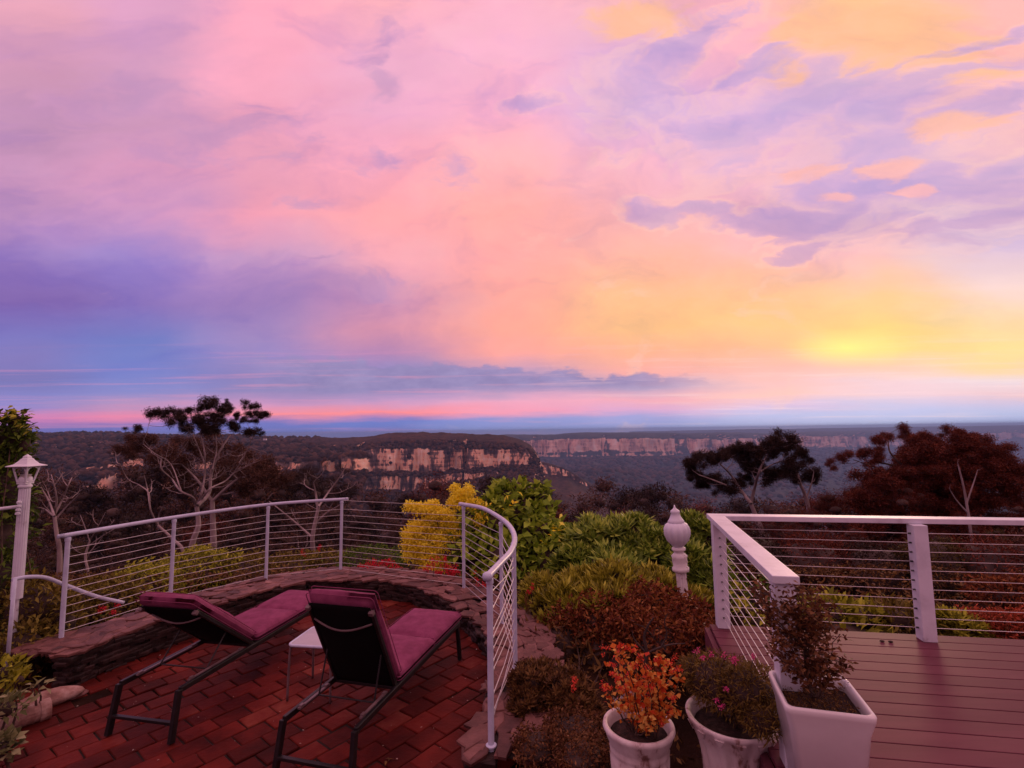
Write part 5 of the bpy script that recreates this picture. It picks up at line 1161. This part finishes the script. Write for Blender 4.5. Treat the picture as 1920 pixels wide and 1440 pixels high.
shrub('dark_shrub', 'dark olive shrub with drooping leaves between terrace wall and rhododendrons', 'shrub', [B(1045, 1225, 5.4, 66, 56, 420), B(1130, 1245, 5.2, 60, 60, 360), B(1000, 1180, 6.0, 30, 46, 200), B(1175, 1260, 4.9, 44, 50, 220)], NARROW, .13, M['brown_leaf'], seed=81, corek=.75, up=.1, jit=.7, base=Vector(tuple(G(1080, 1330, -.15))))
shrub('small_shrub', 'low bronze green bush beside the near end of the slate wall', 'shrub', [B(1005, 1285, 4.1, 52, 38, 330), B(1060, 1300, 3.95, 46, 36, 260), B(985, 1325, 3.9, 30, 26, 140), B(1085, 1330, 3.8, 36, 26, 160)], ROS2, .052, M['brown_leaf'], mode='ros', seed=82, corek=.74, base=Vector(tuple(G(1030, 1400, -.15))),
      extra=[('blossom', [Q(x, y, 3.75) + Vector((random.gauss(0, .012), 0, random.gauss(0, .012))) for x, y in [(1075, 1277), (1080, 1280), (1072, 1282), (1128, 1283), (1134, 1287)] for _ in range(2)], FLW, .022, M['coral_petal'])])
shrub('ground_creeper', 'dark reddish ground cover at the foot of the small bush', 'plant', [B(1080, 1372, 3.5, 60, 26, 300), B(1010, 1400, 3.35, 50, 26, 260), B(1090, 1415, 3.2, 50, 22, 220)], SM, .035, M['azalea_leaf'], seed=83, corek=.7, stems=0, base=Vector(tuple(G(1050, 1420, -.12))))
# bare brown twig standing over the pots
t = thing('bare_branch', 'forked bare brown branch rising behind the orange leaved pot plant', 'branch', tuple(G(1200, 1300, -.15))); m = MB(); Yb = 4.3
for P_, r0 in [([(1205, 1290), (1212, 1225), (1208, 1195), (1216, 1172), (1226, 1158)], .016), ([(1208, 1228), (1235, 1215), (1262, 1208), (1285, 1207)], .011), ([(1212, 1225), (1190, 1200), (1185, 1182)], .009), ([(1240, 1213), (1250, 1190), (1246, 1165), (1252, 1150)], .008), ([(1222, 1190), (1205, 1175), (1190, 1170)], .006)]:
    m.tube(smooth_path([Q(a, b_, Yb) for a, b_ in P_], 5), np.linspace(r0, r0 * .4, (len(P_) - 1) * 5 + 1), 7, caps=False)
build(m, 'limb', M['bark_dark'], t, smooth=True)

# red valerian and other flowers
def flowers(label, heads, Y, size, mt='red_petal', cat='flower', gz=None, seed=1, hs=1.5, fol=M['dark_green_leaf'], ls=.05):
    g = np.random.default_rng(seed); c = Q(sum(h[0] for h in heads) / len(heads), max(h[1] for h in heads), Y); zb = gz if gz is not None else c.z - .35; t = thing('flowering_plant', label, 'flowering plant', (c.x, c.y, zb), 'red flowers behind the terrace wall')
    pl = []; m = MB(); fp = []
    for x, y in heads:
        h = Q(x, y, Y + g.normal() * .08)
        for k_ in range(7): pl.append((h.x + g.normal() * size * .45, h.y + g.normal() * size * .45, h.z + g.normal() * size * hs * .5))
        b0 = Vector((h.x + g.normal() * .04, h.y, zb)); m.tube([b0, b0.lerp(h, .5) + Vector((g.normal() * .01, 0, 0)), h], .004, 5, caps=False); fp += [tuple(b0.lerp(h, g.uniform(.2, .85))) for _ in range(10)]
    pl = np.array(pl); leaf_obj('blossom', [scatter(FLW, pl, rot_rand(len(pl), .3, g), size * .52)], M[mt], t); build(m, 'stem', M['stem'], t)
    fp = np.array(fp); leaf_obj('foliage', [scatter(LEAF, fp, rot_rand(len(fp), .2, g), ls)], fol, t)
flowers('row of crimson valerian heads on the wall right of the fourth post', [(670, 1075), (684, 1068), (690, 1075), (700, 1061), (705, 1070), (712, 1067), (722, 1072), (735, 1069), (737, 1076), (748, 1076), (678, 1066), (694, 1060), (716, 1060), (728, 1064), (744, 1068)], 7.66, .075, seed=1)
flowers('crimson valerian at the foot of the golden shrub', [(786, 1082), (800, 1068), (813, 1056), (815, 1078), (825, 1075), (834, 1055), (838, 1074), (853, 1064), (856, 1078), (845, 1080)], 7.3, .07, seed=2)
flowers('single crimson flower head just right of the fifth railing post', [(893, 1096), (900, 1100), (910, 1106)], 6.7, .07, seed=3)
flowers('pair of crimson flower buds at the edge of the rhododendrons', [(997, 1107), (1013, 1112)], 6.3, .05, seed=4)
flowers('two red flowers on top of the brown green hedge', [(568, 1036), (600, 1026)], 9.3, .045, seed=5)
flowers('scarlet geranium flowers low behind the first railing bay', [(188, 1143), (222, 1130), (214, 1146)], 5.7, .045, seed=6, hs=.8)
flowers('red flower beside the slate wall left of the small bush', [(1003, 1187), (146, 1176)][:1], 5.6, .045, seed=7)

# big climber at the far left and plants in the left bed
cb_ = [B(-20, 860, 5.7, 62, 46, 800), B(20, 820, 5.6, 30, 34, 420), B(5, 930, 5.6, 46, 70, 900), B(-30, 1010, 5.5, 70, 80, 900), B(-10, 1110, 5.4, 52, 80, 700), B(28, 790, 5.6, 14, 20, 60), B(45, 832, 5.6, 14, 22, 70), B(-40, 1200, 5.2, 60, 70, 260)]
shrub('climber', 'tall dark green climbing shrub behind the lantern post', 'shrub', cb_, LEAF, .085, M['creeper_leaf'], seed=90, corek=.7, jit=.7, up=.1, base=Vector((cb_[4][0][0], cb_[4][0][1], -.3)),
      extra=[('shoot', [Q(x, y, 5.5) + Vector((random.gauss(0, .02), 0, random.gauss(0, .02))) for x, y in [(24, 765), (22, 772), (28, 778), (20, 785), (30, 788), (52, 775), (50, 785), (58, 800), (62, 806), (45, 795), (6, 785), (-5, 775)] for _ in range(5)], LEAF, .07, M['hedge_leaf'])])
shrub('bed_shrub', 'brown leaved shrub filling the bed under the stair handrail', 'shrub', [B(60, 1140, 5.3, 60, 60, 900), B(110, 1170, 5.4, 40, 50, 500), B(40, 1210, 5.0, 50, 40, 500)], LEAF, .065, M['hedge_dull'], seed=91, corek=.6, shell=.45, base=Vector(tuple(G(60, 1250, -.15))))
for i, (lab, bl, mt, sz, T) in enumerate([
    ('yellow green leafy plant in the left bed beside the wall end', [B(8, 1265, 4.35, 34, 26, 120), B(35, 1275, 4.3, 16, 14, 40)], 'hedge_leaf', .075, LEAF),
    ('cream edged variegated plant at the left edge above the stone edging', [B(10, 1330, 3.95, 28, 24, 110)], 'cream_leaf', .07, LEAF),
    ('pair of pale variegated leaves poking over the bricks beside the wall', [B(72, 1288, 4.2, 14, 8, 14)], 'cream_leaf', .09, LEAF),
    ('pale rosette plant in the bottom left corner', [B(4, 1405, 3.5, 22, 22, 90)], 'cream_leaf', .06, ROUND)]):
    shrub('bedding_plant', lab, 'plant', bl, T, sz, M[mt], seed=95 + i, corek=.5 if i != 2 else 0, jit=.5, stems=2, shell=.4, base=Vector((bl[0][0][0], bl[0][0][1], -.12)), group='plants in the left garden bed')
def stone_thing(name, label, c, size, seed, mat, rz=0.0, group=None, flat=False):
    v, f = ico(3); d = v * (1 + .22 * fbm(v * 1.3 + seed, 4))[:, None]
    if flat: d[:, 2] = np.sign(d[:, 2]) * np.abs(d[:, 2]) ** .5
    cs, sn = math.cos(rz), math.sin(rz); d = d * np.array(size); d = np.stack([d[:, 0] * cs - d[:, 1] * sn, d[:, 0] * sn + d[:, 1] * cs, d[:, 2]], 1) + np.array(tuple(c))
    o = mesh_obj(name, d, [tuple(x) for x in f], mat, smooth=True); tag(o, label, 'stone', group); return o
g1 = G(22, 1352, TZ + .05); g2 = G(72, 1318, TZ + .05); g3 = G(120, 1305, TZ)
def clay_pipe():
    t = thing('clay_pipe', 'broken terracotta pipe lying at the edge of the bricks on the left', 'pipe', tuple(g1)); a, b_ = g1 + Vector((-.12, -.16, 0)), g1 + Vector((.13, .17, 0)); m = MB(); m.tube([a, a.lerp(b_, .33), a.lerp(b_, .66), b_], .07, 18); build(m, 'barrel', M['terracotta'], t, smooth=False, bev=.006)
    m = MB(); m.tube([b_ - (b_ - a) * .14, b_ + (b_ - a) * .02], .083, 18); build(m, 'collar', M['terracotta'], t, bev=.006)
clay_pipe()
stone_thing('edging_stone', 'long worn pinkish edging stone beyond the terracotta pipe', g2 + Vector((.02, .06, 0)), (.09, .24, .065), 3, M['terracotta'], -.75, 'edging stones at the left')
stone_thing('edging_stone', 'flat dusty stone on the bricks right of the long edging stone', g3, (.16, .12, .02), 5, M['capstone'], .4, 'edging stones at the left')
for i, (px, py, z, s, lab, mt) in enumerate([(898, 1392, .0, (.075, .05, .045), 'orange red broken brick at the foot of the near railing post', 'brick_light'), (935, 1330, .06, (.12, .16, .05), 'flat grey pink rock behind the foot of the near railing post', 'capstone'),
     (945, 1405, -.02, (.16, .11, .09), 'dark red rock right of the near railing post', 'brick'), (1095, 1360, -.02, (.07, .10, .05), 'square brown paver beside the ground cover', 'capstone'), (1070, 1410, -.1, (.2, .14, .08), 'large dark rust stone left of the round pot', 'brick'), (917, 1400, .04, (.03, .03, .022), 'small white pebble against the near railing post', 'white_paint')]):
    if mt == 'brick_light': M['brick_light'] = material('orange brick', ramp3((.2, .03, .015), (.4, .07, .03), (.55, .14, .07)), 12, .7, .004, 40); 
    stone_thing('rock', lab, G(px, py, z), s, 20 + i, M[mt], .4 * i, None, flat=True)
fl = leaf_obj('fallen_leaf', [scatter(LEAF, np.array([tuple(G(727 + dx, 1425 + dy, TZ + .012)) for dx, dy in ((0, 0), (4, -2), (-3, 1), (1, 3))]), rot_dir(np.array([[.8, .5, .1], [-.8, .3, .1], [.1, -1, .1], [0.2, 1, .1]]), .1), .045)], M['brown_leaf']); tag(fl, 'small fallen star shaped leaf on the bricks near the upright lounger', 'leaf')
q = random.Random(77)
M['litter'] = material('pale flecks', ramp3((.2, .1, .08), (.4, .28, .24), (.6, .5, .45)), 30, .8, island=.9)
lp_ = []
while len(lp_) < 260:
    x, y = q.uniform(-4.2, 0), q.uniform(1.8, 7)
    if inside(x, y): lp_.append((x, y, TZ + .006))
lo = leaf_obj('litter', [scatter(quad_leaf(1, .6, .1), np.array(lp_), rot_rand(len(lp_), .9), np.random.default_rng(1).uniform(.004, .020, len(lp_)))], M['litter']); lo['kind'] = 'stuff'
q = random.Random(78); lp_ = [(q.uniform(-5.2, 0.9), q.uniform(1.5, 8.4), 0) for _ in range(900)]
# leaf litter and low growth over the open garden soil, so no bare sheet shows
gp = []
g = np.random.default_rng(5)
while len(gp) < 5200:
    x, y = g.uniform(-8, 9), g.uniform(1.2, 11.5)
    if inside(x, y) or (x > cB.x + (y - cB.y) * back.x / back.y and y < 4.6): continue
    gp.append((x, y, (-.12 if y < 8 else slope_z(y)) + .02 + .09 * abs(g.normal()) * (.5 + .5 * vnoise(np.array([[x * .8, y * .8, 0]]))[0])))
gp = np.array(gp); gc = leaf_obj('undergrowth', [scatter(SM, gp, rot_rand(len(gp), .6, g), g.uniform(.05, .11, len(gp)))], M['brown_leaf']); gc['kind'] = 'stuff'

# ------------------------------------------------------------------ planting beyond the deck
for i, (lab, bl, mt, T, sz, mode) in enumerate([
    ('olive green broad leaved plant just beyond the deck left of its middle post', [B(1560, 1150, 5.4, 46, 30, 190), B(1620, 1160, 5.3, 40, 26, 150), B(1580, 1185, 5.2, 70, 26, 150)], 'hedge_leaf', LEAF, .11, 'dir'),
    ('yellow green strappy plant beyond the deck at its middle post', [B(1680, 1160, 5.2, 44, 28, 220), B(1715, 1175, 5.1, 40, 28, 200)], 'hedge_dull', NARROW, .12, 'dir'),
    ('small green rosette plant beyond the deck right of its middle post', [B(1800, 1180, 5.0, 44, 24, 70), B(1780, 1160, 5.0, 24, 12, 20)], 'hedge_leaf', ROS, .10, 'ros'),
    ('orange red leaved azalea beyond the deck at the right edge', [B(1890, 1175, 4.9, 52, 26, 420), B(1830, 1165, 5.0, 36, 20, 200), B(1950, 1180, 4.8, 50, 36, 300)], 'flame_leaf', SM, .045, 'up'),
    ('dark red leaved bush behind the orange azalea', [B(1880, 1115, 5.9, 56, 26, 300), B(1950, 1120, 5.8, 60, 40, 300)], 'rust_leaf', SM, .07, 'up'),
    ('small lime leaved plant under the deck corner cables', [B(1400, 1145, 5.2, 18, 14, 50), B(1420, 1170, 5.1, 18, 14, 60), B(1385, 1110, 5.6, 14, 12, 40)], 'hedge_leaf', LEAF, .08, 'dir'),
    ('dark green bush below the deck behind the near rail post', [B(1440, 1135, 6.4, 50, 46, 240), B(1500, 1160, 6.0, 50, 36, 220)], 'dark_green_leaf', LEAF, .10, 'dir')]):
    shrub('garden_plant', lab, 'plant', bl, T, sz, M[mt], mode=mode, seed=110 + i, corek=.6, shell=.45, base=Vector((bl[0][0][0], bl[0][0][1], -.3)), group='plants beyond the deck')
for i, (px, py, Y, rx, rz, mt, lab) in enumerate([(1420, 1060, 9, 60, 60, 'gum_leaf', 'dark bush filling the deck corner below the rail'), (1530, 1070, 9.5, 70, 60, 'gum_red', 'dark red bush in the first deck railing bay'), (1640, 1080, 9, 70, 60, 'gum_leaf', 'dark bush left of the middle deck post'),
     (1760, 1075, 8.5, 60, 64, 'gum_olive', 'olive bush right of the middle deck post'), (1860, 1070, 8.2, 70, 56, 'gum_red', 'red brown bush near the right edge beyond the deck'), (1960, 1070, 8, 70, 70, 'gum_brown', 'brown bush at the far right beyond the deck')]):
    c, rad, _ = B(px, py, Y, rx, rz); shrub('bush', lab, 'bush', [(c, rad, 420), ((c[0], c[1], c[2] - rad[2] * 1.3), (rad[0] * 1.1, rad[1], rad[2]), 200)], SMF, .12, M[mt], seed=130 + i, corek=.8, base=Vector((c[0], c[1], -1)), group='bushes beyond the deck railing')

# ------------------------------------------------------------------ potted plants
def potting(t, c, r, z, seed=1):
    m = MB(); m.lathe([(r - .045, z - .03), (r - .012, z - .004), (r - .012, z), (r * .5, z + .012), (.01, z + .015)], (c[0], c[1], 0), 28)
    build(m, 'soil', M['soil'], t, smooth=True)
def round_pot():
    c = Q(1197, 1355, 3.05); zr = c.z; R0 = .205
    t = thing('flower_pot', 'round white pot with chipped rolled rim, nearest the wall of the three pots', 'pot', (c.x, c.y, -.12))
    m = MB(); pr = [(.13, -.12), (.135, -.05), (.155, .02), (.168, zr - .17), (.162, zr - .155), (.168, zr - .14), (.170, zr - .125), (.168, zr - .11), (.174, zr - .095), (.188, zr - .06), (.197, zr - .035), (R0, zr - .02), (R0 - .004, zr - .004), (R0 - .014, zr), (R0 - .028, zr - .006), (R0 - .03, zr - .05), (.15, zr - .10)]
    m.lathe(pr, (c.x, c.y, 0), 48); ob = build(m, 'body', M['pot_white'], t, smooth=True)
    potting(t, c, R0 - .03, zr - .06)
    g = np.random.default_rng(3); p = thing('pot_plant', 'bushy plant with orange and coral leaves and scarlet flowers in the round chipped pot', 'plant', (c.x, c.y, zr - .05))
    m = MB(); L1 = []; L2 = []; L3 = []; q = random.Random(4)
    tips = [(1150, 1222), (1165, 1210), (1185, 1218), (1200, 1235), (1215, 1250), (1235, 1235), (1250, 1245), (1270, 1255), (1245, 1275), (1220, 1290), (1200, 1280), (1180, 1262), (1165, 1270), (1150, 1245), (1185, 1300), (1230, 1315), (1255, 1330), (1210, 1335), (1240, 1348), (1215, 1262), (1190, 1246), (1262, 1300), (1140, 1290)]
    for a, b_ in tips:
        e = Q(a, b_, 3.0 + q.uniform(-.16, .16)); st = Vector((c.x + q.uniform(-.05, .09), c.y + q.uniform(-.07, .07), zr - .06)); pts = branch(m, st, e, .005, .002, q=q, up=.1, n=9)
        for k_ in range(46):
            s_ = pts[q.randrange(3, 9)]; L1.append((s_.x + q.gauss(0, .018), s_.y + q.gauss(0, .018), s_.z + q.gauss(0, .016)))
        if q.random() < .8: L2 += [(e.x + q.gauss(0, .012), e.y + q.gauss(0, .012), e.z + q.gauss(0, .012)) for _ in range(5)]
    build(m, 'stem', M['stem'], p, smooth=True)
    L1 = np.array(L1); leaf_obj('foliage', [scatter(ROUND, L1, rot_rand(len(L1), .25, g), g.uniform(.02, .042, len(L1)))], M['orange_leaf'], p)
    L2 = np.array(L2 + [tuple(Q(x, y, 2.85) + Vector((q.gauss(0, .015), 0, q.gauss(0, .015)))) for x, y in [(1152, 1265), (1160, 1268), (1165, 1290), (1222, 1288), (1262, 1240), (1265, 1310), (1131, 1221)] for _ in range(4)]); leaf_obj('blossom', [scatter(FLW, L2, rot_rand(len(L2), .3, g), .014)], M['coral_petal'], p)
    # alyssum sprig over the rim
    w = thing('alyssum', 'sprig of tiny white flowers at the back rim of the round chipped pot', 'flower', tuple(Q(1160, 1330, 3.0))); L3 = np.array([tuple(Q(x, y, 3.02) + Vector((q.gauss(0, .007), 0, q.gauss(0, .007)))) for x, y in [(1152, 1312), (1156, 1318), (1165, 1305), (1172, 1332), (1174, 1338), (1182, 1300)] for _ in range(5)])
    leaf_obj('blossom', [scatter(FLW, L3, rot_rand(len(L3), .3, g), .006)], M['white_paint'], w); m = MB(); a0 = Vector((c.x - .06, c.y + .03, zr - .05))
    for x, y in [(1154, 1315), (1165, 1305), (1173, 1335), (1182, 1300)]: m.tube([a0, Q(x, y, 3.02)], .0015, 5, caps=False)
    build(m, 'stem', M['stem'], w)
round_pot()
def fluted_pot():
    c = Q(1372, 1338, 2.92); zr = c.z; R0 = .245
    t = thing('flower_pot', 'tall fluted white pot streaked with rust, middle of the three pots', 'pot', (c.x, c.y, -.12))
    m = MB(); m.lathe([(.12, -.12), (.125, -.06), (.15, .05, .08), (.172, zr - .22, .10), (.188, zr - .14, .10), (.198, zr - .11, .06), (.225, zr - .05, .06), (.238, zr - .028, .04), (R0, zr - .003), (R0 - .012, zr), (R0 - .028, zr - .008), (R0 - .035, zr - .06), (.18, zr - .1)], (c.x, c.y, 0), 80, nf=14)
    m.v[-1][:] = m.v[-1] + np.array([0, 0, 0]); build(m, 'body', M['pot_white'], t, smooth=True)
    m = MB()
    for k_ in range(14):   # pointed petals under the rim
        a = 2 * math.pi * k_ / 14; r0 = R0 - .008; P = []
        for da, dz, rr in ((-.1, -.035, -.004), (.1, -.035, -.004), (0, -.075, -.024)): P.append((c.x + (r0 + rr) * math.cos(a + da), c.y + (r0 + rr) * math.sin(a + da), zr + dz))
        P2 = [(x + math.cos(a) * .008, y + math.sin(a) * .008, z) for x, y, z in P]; m.add(P + P2, [(0, 1, 2), (5, 4, 3), (0, 3, 4, 1), (1, 4, 5, 2), (2, 5, 3, 0)])
    build(m, 'rim_ornament', M['pot_white'], t)
    potting(t, c, R0 - .035, zr - .06)
    g = np.random.default_rng(6); q = random.Random(9)
    bl = [B(1350, 1280, 2.98, 62, 40, 2200), B(1405, 1300, 2.8, 50, 44, 1800), B(1425, 1345, 2.68, 36, 26, 900), B(1310, 1262, 3.08, 32, 26, 800)]
    p = shrub('heath_plant', 'mounded olive brown heath spilling over the fluted pot, dotted with pink flowers', 'plant', bl, NARROW, .034, M['heath_leaf'], seed=140, corek=.8, shell=.8, jit=.7, up=.3, base=Vector((c.x, c.y, zr - .05)),
      extra=[('blossom', [Q(x, y, 2.75) + Vector((q.gauss(0, .008), 0, q.gauss(0, .008))) for x, y in [(1305, 1222), (1318, 1232), (1334, 1226), (1362, 1228), (1378, 1238), (1412, 1235), (1362, 1292), (1355, 1322), (1343, 1313), (1380, 1234)] for _ in range(3)], FLW, .013, M['pink_petal'])])
    m = MB()
    for x, y in [(1305, 1224), (1318, 1234), (1334, 1228), (1362, 1230), (1378, 1240), (1412, 1237)]: e = Q(x, y, 2.75); m.tube([e, e + Vector((q.gauss(0, .01), .05, -.08)), e + Vector((0, .1, -.15))], .002, 5, caps=False)
    build(m, 'flower_stalk', M['stem'], p)
fluted_pot()
def square_planter():
    zr = .92; cs = [G(1440, 1252, zr), G(1472, 1328, zr), G(1642, 1343, zr), G(1592, 1272, zr)]
    c = (cs[0] + cs[1] + cs[2] + cs[3]) / 4; ux = ((cs[2] - cs[1]) + (cs[3] - cs[0])).normalized(); uy = Vector((-ux.y, ux.x, 0)); w, d = .355, .36
    t = thing('square_planter', 'square glazed white planter with rounded corners standing on the deck', 'planter', (c.x, c.y, DZ))
    def ringp(hw, hd, z, rc=.03):
        o = []
        for sx_, sy_, a0 in ((1, 1, 0), (-1, 1, 90), (-1, -1, 180), (1, -1, 270)):
            for k_ in range(6): a = R(a0 + 90 * k_ / 5); v = c + ux * (sx_ * (hw - rc) + rc * math.cos(a)) + uy * (sy_ * (hd - rc) + rc * math.sin(a)); o.append((v.x, v.y, z))
        return o
    prof = [(.12, .12, DZ + .002), (.128, .128, DZ + .006), (.16, .16, zr - .1), (w / 2, d / 2, zr - .03), (w / 2 + .002, d / 2 + .002, zr - .01), (w / 2 - .003, d / 2 - .003, zr - .002), (w / 2 - .010, d / 2 - .010, zr), (w / 2 - .018, d / 2 - .018, zr - .004), (w / 2 - .02, d / 2 - .02, zr - .04), (w / 2 - .03, d / 2 - .03, zr - .14)]
    V = []; 
    for a, b_, z in prof: V += ringp(a, b_, z)
    n = 24; F = [(i * n + k_, i * n + (k_ + 1) % n, (i + 1) * n + (k_ + 1) % n, (i + 1) * n + k_) for i in range(len(prof) - 1) for k_ in range(n)]; F.append(tuple(range(n - 1, -1, -1)))
    mesh_obj('body', V, F, M['planter'], t, smooth=True)
    P = ringp(w / 2 - .024, d / 2 - .024, zr - .055); mesh_obj('soil', P + [(x, y, z - .05) for x, y, z in P], [tuple(range(n)), tuple(range(2 * n - 1, n - 1, -1))], M['soil'], t)
    q = random.Random(12); g = np.random.default_rng(12); p = thing('azalea', 'open branched azalea with small dark red leaves growing in the square white planter', 'plant', (c.x, c.y, zr - .05)); m = MB(); L = []
    Yp = c.y; st = Vector((c.x, c.y + .02, zr - .07)); fork = Q(1508, 1215, Yp)
    trunk = branch(m, st, fork, .010, .007, q=q, wob=.05); tips = [(1412, 1096), (1430, 1125), (1560, 1130), (1575, 1190), (1440, 1165), (1425, 1098), (1445, 1105), (1455, 1125), (1475, 1112), (1490, 1100), (1505, 1112), (1520, 1105), (1535, 1125), (1468, 1150), (1500, 1140), (1520, 1150), (1545, 1145), (1555, 1165), (1462, 1182), (1448, 1195), (1452, 1215), (1470, 1225), (1530, 1180), (1545, 1200), (1555, 1225), (1480, 1200), (1500, 1175), (1520, 1200), (1590, 1245), (1575, 1255), (1560, 1262), (1540, 1235), (1515, 1235), (1490, 1240), (1475, 1250), (1530, 1260), (1500, 1265), (1478, 1078 + 55), (1535, 1110)]
    for a, b_ in tips:
        e = Q(a, b_, Yp + q.uniform(-.14, .14)); s_ = trunk[q.randrange(1, 7)] if b_ > 1170 else trunk[-1]; pts = branch(m, s_, e, .0045, .0016, q=q, up=.15, n=9)
        for k_ in range(60): z_ = pts[q.randrange(4, 9)]; L.append((z_.x + q.gauss(0, .017), z_.y + q.gauss(0, .017), z_.z + q.gauss(0, .014)))
    build(m, 'stem', M['stem'], p, smooth=True); L = np.array(L); leaf_obj('foliage', [scatter(leaf_t(1, .5, .2, .15), L, rot_rand(len(L), .3, g), g.uniform(.018, .036, len(L)))], M['azalea_leaf'], p)
    K = np.array([tuple(c + ux * q.uniform(-.13, .14) + uy * q.uniform(-.13, .14) + Vector((0, 0, -.045))) for _ in range(160)]); leaf_obj('groundcover', [scatter(SM, K, rot_rand(len(K), .6, g), .018)], M['brown_leaf'], p)
    s = leaf_obj('alyssum', [scatter(FLW, np.array([tuple(G(x, y, zr + .012)) for x, y in [(1572, 1268), (1578, 1270), (1583, 1276), (1590, 1282), (1568, 1266)]]), rot_rand(5, .3, g), .012)], M['white_paint']); tag(s, 'tiny white flowers on the back rim of the square planter', 'flower')
square_planter()
for px, py in [(1654, 1202), (1670, 1203)]:
    a = G(px, py, DZ + .006); v, f = ico(1); o = mesh_obj('seed_pod', v * np.array([.02, .014, .008]) + np.array(tuple(a)), [tuple(x) for x in f], M['bark_dark'], smooth=True); tag(o, 'dark seed pod lying on the deck boards near the middle post, ' + ('left one' if px < 1660 else 'right one'), 'seed pod', 'seed pods on the deck')
